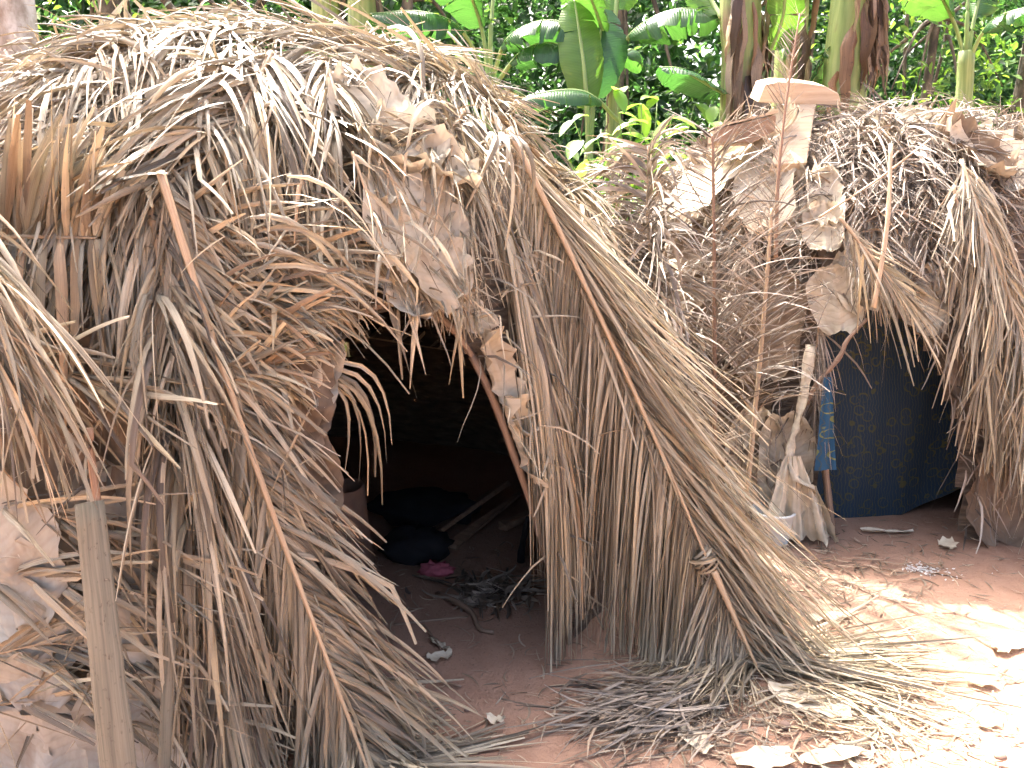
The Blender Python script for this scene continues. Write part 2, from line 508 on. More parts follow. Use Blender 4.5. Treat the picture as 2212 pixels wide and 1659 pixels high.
def wax_cloth(ca=(0.006, 0.022, 0.042), cb=(0.05, 0.048, 0.016)):
    k = NT("blue_wax_print"); uv = k.uv()
    v = k.node("ShaderNodeTexVoronoi", feature='F1'); v.inputs["Scale"].default_value = 17
    k.link(uv, v.inputs["Vector"])
    sub = k.node("ShaderNodeMath", operation='SUBTRACT'); k.link(v.outputs["Distance"], sub.inputs[0]); sub.inputs[1].default_value = 0.40
    ab = k.node("ShaderNodeMath", operation='ABSOLUTE'); k.link(sub.outputs[0], ab.inputs[0])
    n = k.noise(uv, 26, 2)
    md = k.node("ShaderNodeMath", operation='MULTIPLY_ADD'); k.link(n, md.inputs[0]); md.inputs[1].default_value = 0.22; k.link(ab.outputs[0], md.inputs[2])
    ring = k.ramp(md.outputs[0], [(0.135, (1, 1, 1)), (0.155, (0, 0, 0))])
    w = k.node("ShaderNodeTexWave", wave_type='BANDS', bands_direction='X'); w.inputs["Scale"].default_value = 22; w.inputs["Distortion"].default_value = 7
    k.link(uv, w.inputs["Vector"])
    line = k.ramp(w.outputs["Fac"], [(0.86, (0, 0, 0)), (0.94, (0.55, 0.55, 0.55))])
    c = k.mix(ring, ca, cb)
    c = k.mix(line, c, (0.06, 0.06, 0.03))
    k.link(c, k.b.inputs["Base Color"]); k.b.inputs["Roughness"].default_value = 0.85
    return k.m
M_wax = wax_cloth()
M_wax2 = wax_cloth((0.008, 0.055, 0.11), (0.15, 0.15, 0.045))

# ------------------------------------------------------------------ ground
def build_ground():
    xs = np.concatenate([[-160, -60, -25, -12, -7], np.linspace(-4, 4, 130), [7, 12, 25, 60, 160]])
    ys = np.concatenate([[-60, -20, -6, -2], np.linspace(0.5, 6.5, 100), [8, 11, 18, 40, 90, 200]])
    X, Y = np.meshgrid(xs, ys)
    m = np.clip(np.minimum(4.2 - np.abs(X), np.minimum(Y - 0.4, 6.6 - Y)) / 0.8, 0, 1)
    Z = ground_z(X, Y) * m + rng.normal(0, 0.0022, X.shape) * m
    V = np.stack([X, Y, Z], -1).reshape(-1, 3)
    ny, nx = X.shape
    i = np.arange(ny - 1)[:, None] * nx + np.arange(nx - 1)[None]
    F = np.stack([i, i + 1, i + nx + 1, i + nx], -1).reshape(-1, 4)
    o = mk("ground", V, F, M_ground)
    tag(o, "trodden reddish brown earth of the clearing", kind="structure")
build_ground()

# ------------------------------------------------------------------ huts
def in_poly(x, y, poly):
    poly = np.asarray(poly, float); n = len(poly)
    ins = np.zeros(x.shape, bool)
    j = n - 1
    for i in range(n):
        xi, yi = poly[i]; xj, yj = poly[j]
        c = ((yi > y) != (yj > y)) & (x < (xj - xi) * (y - yi) / (yj - yi + 1e-12) + xi)
        ins ^= c; j = i
    return ins

DOOR1 = [(690, 1900), (690, 1100), (676, 900), (700, 770), (740, 700), (850, 655), (960, 690), (1035, 790), (1095, 930), (1150, 1080), (1215, 1250), (1250, 1400), (1250, 1900)]
DOOR2 = [(1762, 1500), (1770, 760), (1800, 690), (1880, 665), (1960, 690), (2020, 780), (2060, 900), (2075, 1100), (2075, 1500)]

def hut_shell(dome, door, parent, holes=()):
    na, nz = 220, 80
    az = np.linspace(-math.pi, math.pi, na, endpoint=False)
    th = np.linspace(0, math.pi / 2, nz)
    A, Tt = np.meshgrid(az, th)
    z = dome.h * np.sin(Tt) ** (2 / dome.n); k = np.cos(Tt) ** (2 / dome.n)
    d = np.stack([np.sin(A), -np.cos(A)], -1)
    rr = 1 / np.sqrt((d[..., 0] / np.where(d[..., 0] < 0, dome.rxl, dome.r[0])) ** 2 + (d[..., 1] / dome.r[1]) ** 2)
    ns = 1 + 0.012 * np.sin(13 * A + 7 * Tt) * np.sin(17 * Tt) + rng.normal(0, 0.005, A.shape)
    V = np.stack([dome.c[0] + d[..., 0] * rr * k * ns, dome.c[1] + d[..., 1] * rr * k * ns, z - 0.02], -1)
    i = np.arange(nz - 1)[:, None] * na
    j = np.arange(na)[None]
    j2 = (j + 1) % na
    F = np.stack([i + j, i + j2, i + na + j2, i + na + j], -1).reshape(-1, 4)
    Vf = V.reshape(-1, 3)
    C = Vf[F].mean(1)
    px = proj(C)
    front = (dome.normal(C) * (C - ORG)).sum(1) < 0
    kill = front & in_poly(px[:, 0], px[:, 1], door)
    for h in holes:
        kill |= (~front) & in_poly(px[:, 0], px[:, 1], h)
    F = F[~kill]
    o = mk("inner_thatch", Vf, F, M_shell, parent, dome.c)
    return o

hut1 = empty("leaf_hut", H1.c)
tag(hut1, "larger brown palm thatched dome hut with a dark open doorway", "hut", "leaf huts")
hut2 = empty("leaf_hut", H2.c)
tag(hut2, "smaller grey thatched dome hut with a blue cloth in its doorway", "hut", "leaf huts")
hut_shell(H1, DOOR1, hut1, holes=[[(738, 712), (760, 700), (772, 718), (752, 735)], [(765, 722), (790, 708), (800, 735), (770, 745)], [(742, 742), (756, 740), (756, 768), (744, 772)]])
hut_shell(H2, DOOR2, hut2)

LEAFLET_COUNT = {}
def frond(name, path, dome, g, nl, L, ang, droop, width=0.02, rib=0.012, mat=None, ribmat=None, parent=None, origin=None,
          individual=0, off=0.03, kink=0.12, wander=0.06, spread=0.05, lift=0.15, prof=None, nseg=8, top=None, roll=0.55, twist=0.8,
          tmean=0.5, tstd=0.22, ground=True, t0=0.02, fold=0.28, ribtip=0.35, zlift=0.03, nn=None, angj=0.16, proud=0.0):
    """a dead palm frond: a midrib and leaflets that leave it at ang, sag by droop (per metre) and rest on the dome and the ground"""
    mat = mat or M_straw; ribmat = ribmat or M_rib
    width = width * (0.64 if width < 0.03 else 0.8); nl = (int(nl[0] * 1.55), int(nl[1] * 1.55))
    C = curve(path, 40)
    T = unit(np.gradient(C, axis=0))
    N = dome.normal(C) if nn is None else np.broadcast_to(np.asarray(nn, float), C.shape)
    N = unit(N - (N * T).sum(1, keepdims=True) * T)
    S = np.cross(T, N)
    if top:
        base = C[0] if C[0][2] < C[-1][2] else C[-1]
        root = empty(name, base); origin = base
        tag(root, top[0], top[1] if len(top) > 1 else "palm frond", top[2] if len(top) > 2 else None)
    r = rib * np.linspace(1, ribtip, len(C))
    CR = C + N * proud
    rv, rf, ru = tube(CR, r, 6, 0.75, (0, -1, 0.2), jitter=rib * 0.05)
    if top:
        mk("midrib", rv, rf, ribmat, root, origin, ru)
        par = root
    else:
        par = mk("palm_frond", rv, rf, ribmat, parent, origin, ru)
    P, D, LL, DR = [], [], [], []
    for side, sg in ((0, 1), (1, -1)):
        n = nl[side]
        if n == 0: continue
        t = np.clip(np.linspace(t0, 0.995, n) + g.normal(0, 0.006, n), 0, 1)
        ix = t * (len(C) - 1); i0 = np.minimum(ix.astype(int), len(C) - 2); fr = (ix - i0)[:, None]
        p = C[i0] * (1 - fr) + C[i0 + 1] * fr
        a = (ang[side] if not isinstance(ang[side], tuple) else ang[side][0] + (ang[side][1] - ang[side][0]) * t) + g.normal(0, angj, n)
        d = np.cos(a)[:, None] * T[i0] + np.sin(a)[:, None] * S[i0] * sg + N[i0] * (lift + g.normal(0, 0.12, n))[:, None]
        pf = (0.55 + 0.45 * np.sin(np.pi * np.clip(t * 0.9 + 0.08, 0, 1))) if prof is None else prof(t)
        le = L[side] * pf * g.uniform(0.72, 1.08, n) * np.where(g.random(n) < 0.12, g.uniform(0.3, 0.7, n), 1)
        P.append(p + d * 0.004); D.append(d); LL.append(le); DR.append(np.full(n, droop[side]) * g.uniform(0.6, 1.4, n))
    P = np.vstack(P); D = np.vstack(D); LL = np.concatenate(LL); DR = np.concatenate(DR)
    pts = drape(P, D, LL, DR, nseg, dome, off, g, kink, wander, spread, zlift, ground)
    M = len(P)
    Nn = dome.normal(pts.reshape(-1, 3)).reshape(pts.shape) + np.array([0, -0.15, 0.15])
    low = pts[..., 2:3] < 0.10
    Nn = np.where(low, np.array([0, 0, 1.0]), Nn)
    V, F, uv = ribbons(pts, Nn, width * np.where(g.random(M) < 0.45, g.uniform(0.25, 0.6, M), g.uniform(0.7, 1.35, M)), g, fold, roll, twist)
    tint = np.stack([np.clip(g.normal(tmean, tstd, M), 0, 1), g.random(M), g.random(M)], -1)
    order = np.argsort(-LL * g.uniform(0.8, 1.2, M))
    ind, rest = order[:individual], order[individual:]
    for i in ind:
        mk("leaflet", V[i], F, mat, par, origin, uv[i], np.repeat(tint[i:i + 1], V.shape[1], 0))
    if len(rest):
        joinrib("leaflet_mass", V[rest], F, uv[rest], tint[rest], mat, par, origin, kind="stuff")
    return par

def on_dome(d, x, y, off):
    p = d.hit(x, y, off)
    return d.c + (p - d.c) * float(d.val(p, off)) ** (-1 / d.n)
def P1(*px, off=0.03): return [on_dome(H1, x, y, off) for x, y in px]
def P2(*px, off=0.03): return [on_dome(H2, x, y, off) for x, y in px]
def lerp_path(a, b, n=6, sag=0.0):
    t = np.linspace(0, 1, n)[:, None]
    p = np.asarray(a) * (1 - t) + np.asarray(b) * t
    p[:, 2] += sag * 4 * (t * (1 - t))[:, 0]
    return p

# --- dry banana leaves laid on a dome
def banana_sheet(dome, c, direction, length, width, g, parent, origin, mat, off=0.03, curl=0.04, wav=0.014, name="banana_leaf", ragged=0.07):
    nu, nv = 17, 13
    N = dome.normal(c)
    D = direction - N * np.dot(direction, N); D = D / np.linalg.norm(D)
    S = np.cross(D, N)
    u = np.linspace(-0.5, 0.5, nu); v = np.linspace(-1, 1, nv)
    Uu, Vv = np.meshgrid(u, v, indexing='ij')
    hw = 0.5 * width * (1 - (np.abs(2 * Uu)) ** 3 * 0.55)
    sm = lambda m: np.convolve(g.normal(0, 1, m + 4), [0.15, 0.25, 0.3, 0.25, 0.15], 'valid') * 1.6
    notch = np.where(g.random(nu) < 0.10, -2.5, 0.0)
    ed = 1 + ragged * np.stack([sm(nu) + notch, sm(nu)], 1)[:, (Vv[0] > 0).astype(int)] * np.abs(Vv) ** 2
    P = c + D * (Uu * length + ragged * 0.5 * length * sm(nv)[None] * (np.abs(2 * Uu) ** 3))[..., None] + S * (Vv * hw * ed)[..., None]
    P = dome.push(P.reshape(-1, 3), off).reshape(P.shape)
    ph = g.random(4) * 6
    bumpy = wav * (np.sin(9 * Uu + ph[0] + 2 * Vv) * np.sin(3.5 * Vv + ph[1]) + 0.6 * np.sin(16 * Uu * length + ph[2]))
    lift = curl * (np.abs(Vv) ** 3 * g.uniform(0.2, 1.3, nu)[:, None] + np.abs(2 * Uu) ** 4 * g.uniform(0.1, 1.2, nv)[None]) + 0.012 * np.exp(-(Vv / 0.12) ** 2)
    # follow the dome: pull down to the surface then add relief
    q = P - dome.c
    vv = np.maximum(dome.val(P, off), 1e-6)
    P = dome.c + q * (vv ** (-1 / dome.n))[..., None]
    P = P + N * (np.abs(bumpy) + lift)[..., None]
    V = P.reshape(-1, 3)
    i = np.arange(nu - 1)[:, None] * nv + np.arange(nv - 1)[None]
    F = np.stack([i, i + 1, i + nv + 1, i + nv], -1).reshape(-1, 4)
    uv = np.stack([Vv * width, Uu * length + np.abs(Vv) * width * 0.25], -1).reshape(-1, 2) + g.random(2) * 9
    tint = np.tile(np.array([[g.random(), g.random(), 0]]), (len(V), 1))
    return mk(name, V, F, mat, parent, origin, uv, tint)

g1 = np.random.default_rng(101)
# banana leaves: listed ones by their place on the hut front, then filler over the whole dome
for (x, y, dx, dz, ln, wd, m, off, curl) in [
    (60, 1330, 0.15, -1, 0.44, 0.30, M_bgrey, 0.10, 0.03), (20, 1180, 0.3, -1, 0.40, 0.30, M_bgrey, 0.12, 0.03), (110, 1560, -0.1, -1, 0.42, 0.28, M_bgrey, 0.10, 0.03),
    (10, 1600, 0.2, -1, 0.4, 0.3, M_bgrey, 0.09, 0.04), (310, 1400, 0.2, -1, 0.34, 0.20, M_bgrey, 0.12, 0.04), (300, 1590, 0.1, -1, 0.40, 0.24, M_bgrey, 0.12, 0.04),
    (290, 1140, 0.4, -1, 0.36, 0.24, M_bgrey, 0.03, 0.04), (150, 1050, 0.5, -1, 0.35, 0.25, M_bdark, 0.03, 0.04), (420, 1640, 0, -1, 0.35, 0.22, M_bgrey, 0.07, 0.05),
    (830, 275, 0.5, -1, 0.42, 0.30, M_bdry, 0.085, 0.05), (900, 330, 1.0, -0.5, 0.34, 0.16, M_bdry, 0.10, 0.06), (815, 375, 0.0, -1, 0.26, 0.13, M_bdry, 0.08, 0.05),
    (845, 450, -0.15, -1, 0.40, 0.17, M_bdry, 0.10, 0.02), (925, 470, 0.2, -1, 0.40, 0.19, M_bdry, 0.085, 0.025), (930, 555, 0.25, -1, 0.30, 0.20, M_bdry, 0.095, 0.03),
    (890, 600, 0.4, -1, 0.24, 0.24, M_bdry, 0.05, 0.05), (985, 660, 0.8, -0.5, 0.24, 0.12, M_bdry, 0.03, 0.04), (720, 640, -0.6, -1, 0.30, 0.18, M_bdark, 0.03, 0.04),
    (1075, 830, 0.4, -1, 0.34, 0.10, M_bdry, 0.02, 0.05), (1115, 950, 0.4, -1, 0.30, 0.08, M_bdry, 0.02, 0.05), (690, 780, -0.2, -1, 0.28, 0.12, M_bdry, 0.02, 0.03),
    (640, 860, -0.1, -1, 0.32, 0.18, M_bdark, 0.03, 0.03), (560, 560, 0.2, -1, 0.4, 0.25, M_bdark, 0.02, 0.04), (480, 450, 0.5, -1, 0.4, 0.25, M_bdark, 0.02, 0.04),
    (320, 500, 0.2, -1, 0.4, 0.25, M_bdark, 0.02, 0.04), (200, 640, 0.2, -1, 0.4, 0.25, M_bdark, 0.02, 0.05), (100, 420, -0.5, -1, 0.35, 0.25, M_bdry, 0.03, 0.05),
    (400, 840, 0.2, -1, 0.4, 0.25, M_bdark, 0.02, 0.05), (620, 1000, 0.2, -1, 0.4, 0.25, M_bdark, 0.02, 0.05), (250, 880, 0.2, -1, 0.4, 0.3, M_bdark, 0.02, 0.05)]:
    banana_sheet(H1, H1.hit(x, y, off), np.array([dx, 0, dz]), ln, wd, g1, hut1, H1.c, m, off, curl)
for k in range(46):
    a = g1.uniform(0.9, 2 * math.pi - 0.5); z = g1.uniform(0.3, 1.9)
    if z < 1.0 and a < 1.0: continue
    banana_sheet(H1, H1.at(a, z), np.array([g1.normal(0, 0.3), g1.normal(0, 0.3), -1]), 0.5, 0.32, g1, hut1, H1.c, M_bdark if k % 2 else M_bdry, 0.02, 0.04)

# --- thatching fronds of the larger hut
def hf(pix, nl, L, ang, droop, individual=0, off=0.04, **k):
    frond("palm_frond", P1(*pix, off=off + 0.02), H1, g1, nl, L, ang, droop, parent=hut1, origin=H1.c, individual=individual, off=off, **k)

# roof ridge, both ways
hf([(1138, 214), (1040, 188), (900, 146), (760, 104), (640, 80)], (46, 60), (0.55, 0.6), (0.30, 0.55), (1.2, 2.4), 46, off=0.05, width=0.022, rib=0.014, lift=0.1)
hf([(1120, 250), (1010, 205), (880, 180), (770, 160)], (40, 44), (0.5, 0.45), (0.25, 0.55), (1.0, 3.0), 20, off=0.04, width=0.022)
hf([(800, 66), (640, 52), (480, 52), (330, 90), (180, 150), (40, 235)], (50, 90), (0.42, 0.6), (0.6, 0.95), (4.0, 3.2), 40, off=0.04, width=0.022, lift=0.05)
hf([(540, 100), (400, 150), (260, 215), (120, 300), (-20, 365)], (40, 80), (0.40, 0.55), (0.7, 1.0), (4.0, 3.2), 24, off=0.04, width=0.022, lift=0.05)
hf([(430, 240), (300, 320), (160, 400), (20, 470)], (40, 50), (0.35, 0.45), (0.7, 1.0), (4.0, 3.2), 14, off=0.05, lift=0.05, width=0.022)
hf([(300, 60), (200, 120), (80, 170), (-60, 230)], (40, 60), (0.35, 0.5), (0.8, 0.95), (4.5, 3.5), 0, off=0.04, lift=0.03)
hf([(620, 90), (500, 70), (380, 75), (250, 110)], (40, 60), (0.42, 0.55), (0.7, 1.0), (3.5, 3.0), 0, off=0.04, lift=0.05)
hf([(720, 100), (860, 120), (960, 160), (1060, 220)], (50, 50), (0.5, 0.5), (0.4, 0.4), (1, 1.5), 0, off=0.04)
# front slope, hanging ones
hf([(585, 115), (548, 190), (508, 270), (468, 345)], (44, 48), (0.55, 0.62), (0.75, 0.6), (2.5, 3.2), 60, off=0.07, width=0.026, lift=0.3, tmean=0.6)
hf([(700, 130), (712, 210), (724, 290)], (34, 34), (0.5, 0.55), (0.3, 0.5), (3, 3), 30, off=0.07, width=0.025, tmean=0.55)
hf([(470, 120), (430, 220), (405, 320), (395, 400)], (40, 34), (0.5, 0.5), (0.6, 0.5), (2.5, 3), 20, off=0.06, width=0.024)
hf([(300, 255), (318, 400), (345, 560), (390, 745)], (60, 56), (0.55, 0.5), (0.45, 0.5), (5, 5), 36, off=0.08, width=0.024, rib=0.017, tmean=0.45, lift=0.1)
hf([(225, 330), (210, 460), (200, 600)], (40, 40), (0.55, 0.55), (0.5, 0.5), (4, 4), 0, off=0.05)
hf([(600, 200), (640, 320), (700, 440), (760, 540)], (40, 44), (0.34, 0.30), (0.5, 0.5), (4, 4), 20, off=0.05, width=0.016)
hf([(1000, 240), (960, 300), (900, 330)], (24, 24), (0.35, 0.4), (0.6, 0.6), (2, 3), 10, off=0.07, width=0.02, lift=0.4)
# bands running across the front to the door arch
for (pix, n, Lx) in [([(350, 470), (500, 480), (600, 510), (660, 540)], 30, 0.36), ([(380, 560), (520, 560), (620, 580), (690, 605)], 30, 0.34),
                     ([(400, 650), (520, 640), (600, 650), (640, 660)], 28, 0.30), ([(420, 740), (520, 720), (590, 712), (620, 715)], 26, 0.24),
                     ([(440, 830), (520, 805), (590, 795)], 22, 0.22)]:
    hf(pix, (n, n), (Lx, Lx), (0.35, 0.3), (2.6, 1.5), 12, off=0.05, width=0.022, rib=0.008, tmean=0.75, tstd=0.2, lift=0.05)
# shreds over the door
hf([(760, 560), (850, 575), (940, 575), (1020, 600)], (34, 8), (0.20, 0.15), (1.2, 0.6), (5, 2), 10, off=0.05, width=0.012, rib=0.006, tmean=0.6)
hf([(880, 620), (960, 640), (1030, 690)], (30, 10), (0.15, 0.12), (1.2, 0.6), (6, 2), 6, off=0.04, width=0.011, rib=0.006, tmean=0.65)
hf([(1000, 330), (985, 430), (975, 540)], (24, 24), (0.24, 0.24), (0.4, 0.4), (4, 4), 0, off=0.06, width=0.014, tmean=0.6)
hf([(1060, 290), (1030, 370), (1010, 470), (1000, 560)], (30, 30), (0.30, 0.4), (0.2, 0.3), (6, 4), 12, off=0.06, width=0.015, kink=0.03, tmean=0.55)
hf([(1060, 430), (1100, 560), (1140, 720), (1175, 870), (1195, 1010)], (130, 80), (0.95, 0.9), (0.16, 0.25), (8, 5), 30, kink=0.02, wander=0.025, prof=lambda t: 1.0 - 0.15 * t, off=0.05, width=0.018, rib=0.008, tmean=0.52, lift=0.0)
for pix in ([(800, 300), (850, 400), (880, 520)], [(980, 300), (950, 420), (930, 560)], [(760, 330), (800, 450), (840, 580)]):
    hf(pix, (5, 5), (0.24, 0.24), (0.5, 0.5), (4, 4), 6, off=0.12, width=0.018, rib=0.005, tmean=0.6, lift=0.1, kink=0.3)
# low bands on the left flank
for pix in ([(-40, 760), (120, 800), (280, 860)], [(-20, 1090), (140, 1120), (300, 1190), (400, 1240)], [(-60, 1240), (100, 1250), (280, 1310), (420, 1370)],
            [(-40, 1420), (120, 1390), (300, 1420)], [(-40, 1530), (150, 1500), (330, 1530), (450, 1560)]):
    hf(pix, (14, 14), (0.42, 0.42), (0.35, 0.35), (1.0, 1.0), 4, off=0.105, width=0.022, rib=0.004, tmean=0.4, lift=0.05)
# hanging strips under the lit ledge at the left
hf([(-30, 520), (60, 512), (130, 515), (215, 520)], (14, 40), (0.62, 0.35), (1.35, 1.3), (6, 2), 14, off=0.10, width=0.034, rib=0.008, tmean=0.75, lift=0.25, kink=0.05)
# unseen sides and back
for k in range(34):
    a = g1.uniform(1.5, 2 * math.pi - 0.9); z0 = g1.uniform(1.2, 1.95)
    pth = [H1.at(a + g1.normal(0, 0.1) * i, max(0.15, z0 - i * 0.3), 0.06) for i in range(4)]
    frond("palm_frond", pth, H1, g1, (26, 26), (0.55, 0.55), (0.6, 0.6), (3, 3), parent=hut1, origin=H1.c, off=0.04, width=0.03)
# loose ends standing up from the roof
def loose(name, specs, mat, parent, origin, individual=True, width=0.018, nseg=7):
    for (a, b, bend) in specs:
        a = np.asarray(a); b = np.asarray(b)
        t = np.linspace(0, 1, nseg)[:, None]
        p = a * (1 - t) + b * t + np.asarray(bend) * (4 * t * (1 - t))
        N = np.tile(np.array([0, -0.8, 0.5]), (1, nseg, 1))
        V, F, uv = ribbons(p[None], N, np.array([width * rng.uniform(0.7, 1.2)]), rng)
        mk(name, V[0], F, mat, parent, origin, uv[0], np.tile(np.array([[rng.uniform(0.3, 0.9), rng.random(), 0]]), (V.shape[1], 1)))
def wp(x, y, Y): return W(x, y, Y)
loose("leaflet", [
    (wp(240, 230, 2.75), wp(265, -40, 2.75), (0.03, 0, 0)), (wp(250, 200, 2.8), wp(225, -30, 2.8), (-0.03, 0, 0.02)), (wp(160, 170, 2.8), wp(290, -20, 2.8), (0, 0, 0.02)),
    (wp(370, 230, 2.7), wp(290, 0, 2.7), (0.02, 0, 0.05)), (wp(350, 190, 2.75), wp(265, 10, 2.75), (0, 0, 0.03)), (wp(540, 60, 3.0), wp(395, 90, 2.8), (0, 0, 0.12)),
    (wp(380, 130, 2.8), wp(520, 20, 2.9), (0, 0, 0.06)), (wp(185, 140, 2.8), wp(190, 230, 2.7), (0.05, 0, 0.1)), (wp(90, 130, 2.8), wp(160, 95, 2.8), (0, 0, 0.03)),
    (wp(0, 180, 2.7), wp(170, 150, 2.8), (0, 0, 0.02)), (wp(330, 260, 2.6), wp(150, 330, 2.6), (0, 0, 0.06)), (wp(450, 270, 2.4), wp(420, 480, 2.2), (-0.03, -0.05, 0.1)),
    (wp(260, 40, 2.9), wp(480, 150, 2.7), (0, 0, 0.04)), (wp(300, 20, 2.9), wp(450, 110, 2.7), (0, 0, 0.03)), (wp(830, 60, 2.9), wp(910, 250, 2.6), (0.06, -0.05, 0.08)),
    (wp(770, 190, 2.5), wp(1000, 330, 2.4), (0, -0.05, 0.12)), (wp(990, 250, 2.5), wp(870, 420, 2.3), (-0.02, -0.08, 0.12)), (wp(560, 240, 2.3), wp(545, 330, 2.2), (0.06, -0.05, 0.06)),
], M_straw, hut1, H1.c)
loose("leaflet", [(W(690 + dx, 800 + dy, 2.12), W(835 + ex, 1000 + ey, 2.16), (0.05, -0.02, 0.09)) for dx, dy, ex, ey in ((0, 0, 0, 0), (8, 10, -25, 30), (-6, 18, -60, 40), (10, -8, 12, -40), (0, 30, -40, 70), (5, 5, -10, 90), (-5, 40, -90, 20))] +
      [(W(a, b, 2.06), W(c, d, 2.10), (0.02, -0.03, 0.07)) for a, b, c, d in ((500, 520, 880, 760), (540, 560, 830, 700), (560, 700, 870, 730), (550, 640, 885, 850), (570, 730, 830, 705), (520, 590, 860, 690), (560, 500, 800, 640), (600, 420, 870, 620), (620, 380, 850, 600), (540, 470, 760, 640))] +
      [(W(1080 + dx, 285 + dy, 2.52), W(1060 + ex, 420 + ey, 2.44), (0.03, -0.05, 0.04)) for dx, dy, ex, ey in ((0, 0, -40, 0), (10, 5, 0, 60), (20, 0, 60, 40), (-10, 10, -70, 60), (5, 12, 30, 120), (-15, 0, -20, 100), (15, 8, 90, 20))] +
      [(W(x, 660 + dy, 2.22), W(x + ex, 800 + ey, 2.2), (0.0, -0.02, 0.02)) for x, dy, ex, ey in ((840, 0, 60, 60), (860, 5, 10, 20), (880, -5, 40, 10), (905, 0, -20, 40), (990, 10, 10, 60), (1000, 20, -30, 30), (975, 0, 30, -10))], M_straw, hut1, H1.c, width=0.014)
# door poles, ring of the arch and props
for pp in ([(742, 695), (706, 780), (680, 880), (676, 980), (690, 1120), (700, 1400)], [(1020, 770), (1062, 860), (1100, 960), (1140, 1080), (1185, 1230), (1235, 1420)], [(700, 790), (745, 700), (850, 655), (960, 695), (1040, 800)]):
    v, f, u = tube(curve(P1(*pp, off=0.012), 24), np.linspace(0.013, 0.010, 24), 7, jitter=0.0008)
    mk("door_pole", v, f, M_pole, hut1, H1.c, u)

# the long flat stalk and the thin pole leaning on the left flank
def strip_plank(name, a, b, w, th, mat, parent, origin, n=14):
    c = curve([a, (a + b) / 2 + np.array([0.01, -0.02, 0]), b], n)
    wv, wf, wu = tube(c, np.linspace(w * 0.9, w * 1.15, n) / 2, 12, th / w, (0, -1, 0.1), jitter=0.0009)
    return mk(name, wv, wf, mat, parent, origin, wu)
e = empty("palm_stalk", G(272, 1790))
tag(e, "broad flat mossy brown palm stalk leaning at the left of the larger hut", "palm stalk")
strip_plank("stalk_blade", W(193, 1085, 1.72), W(272, 1800, 1.52), 0.076, 0.03, M_plank, e, G(272, 1790))
e = empty("thin_pole", G(352, 1760))
tag(e, "thin upright pole beside the broad flat stalk on the larger hut", "pole")
v, f, u = tube(curve([W(392, 1000, 1.86), W(370, 1350, 1.74), W(350, 1740, 1.62)], 16), 0.015, 8, jitter=0.0008)
mk("pole_shaft", v, f, M_plank, e, G(352, 1760), u)
e = empty("thin_stick", W(215, 1120, 1.73))
tag(e, "short reddish stick stuck in the thatch above the broad flat stalk", "stick")
v, f, u = tube(curve([W(192, 925, 1.75), W(200, 1010, 1.74), W(222, 1160, 1.70)], 10), 0.009, 7)
mk("stick_shaft", v, f, M_rib_red, e, W(215, 1120, 1.73), u)

# ------------------------------------------------------------------ the big fronds leaning on the larger hut
gb = np.random.default_rng(7)
a_top = H1.hit(352, 380, 0.16); a_bot = G(800, 1690) + np.array([0, 0, 0.02])
A_path = lerp_path(a_top, a_bot, 7, 0.13); A_path[:, 0] -= 0.05 * np.sin(np.linspace(0, math.pi, 7))
frond("palm_frond", A_path, H1, gb, (210, 230), (0.74, 0.58), (0.42, 0.66), (3.6, 1.6), width=0.020, rib=0.0115, individual=280, off=0.02, proud=0.035, prof=lambda t: 0.42 + 0.62 * t,
      top=("long dead palm frond leaning left of the doorway, pale midrib reaching the ground", "palm frond", "palm fronds leaning on the larger hut"), tmean=0.5, spread=0.08, lift=-0.06, kink=0.12, wander=0.045)
a2_top = H1.hit(330, 600, 0.09); a2_bot = G(520, 1740)
frond("palm_frond", lerp_path(a2_top, a2_bot, 6, 0.06), H1, gb, (150, 170), (0.6, 0.6), (0.35, 0.45), (5, 4), width=0.021, rib=0.010, individual=110, off=0.06,
      top=("dense brown palm frond standing between the thin pole and the long pale midrib", "palm frond", "palm fronds leaning on the larger hut"), tmean=0.42, spread=0.1, kink=0.15)
b_top = H1.hit(1082, 300, 0.12) + np.array([0.02, -0.02, 0.02]); b_bot = G(1625, 1455) + np.array([0, 0, 0.03])
tb = 0.80
b_mid = b_top * (1 - tb) + b_bot * tb
B_path = lerp_path(b_top, b_mid, 7, 0.03)
frond("palm_frond", B_path, H1, gb, (320, 330), (0.98, 0.98), (0.60, (0.22, 0.33)), (4.6, 0.10), width=0.0155, angj=0.11, rib=0.0115, individual=298, off=0.02, proud=0.03, nn=(0.15, -0.9, 0.35),
      top=("biggest dead palm frond slanting right of the doorway, its leaflets hanging like a curtain", "palm frond", "palm fronds leaning on the larger hut"), tmean=0.56, spread=0.06, lift=-0.05, kink=0.02, wander=0.022,
      prof=lambda t: 0.78 + 0.3 * t, twist=0.5)
B2 = lerp_path(b_mid + np.array([0.02, -0.01, -0.035]), b_bot, 5, 0.0)
frond("palm_frond", B2, H1, gb, (140, 160), (0.62, 1.05), (0.70, 0.44), (2.6, 0.3), width=0.0155, rib=0.012, individual=200, off=0.02, proud=0.03, nn=(0.1, -0.85, 0.45),
      top=("broken lower end of a palm frond whose leaflets spread over the earth", "palm frond", "palm fronds leaning on the larger hut"), tmean=0.5, spread=0.06, lift=-0.03, kink=0.08, wander=0.05, prof=lambda t: 1.0 - 0.45 * t, zlift=0.06)
# a second layer under the curtain
frond("palm_frond", lerp_path(b_top + np.array([0.06, 0.05, -0.14]), b_mid + np.array([-0.12, 0.12, 0.0]), 6), H1, gb, (130, 130), (0.7, 0.85), (0.35, 0.20), (5.5, 0.2), width=0.016, angj=0.1, rib=0.010, individual=80, off=0.03,
      top=("darker palm frond under the biggest one at the right of the doorway", "palm frond", "palm fronds leaning on the larger hut"), tmean=0.38, tstd=0.2, spread=0.05, kink=0.03, wander=0.025)
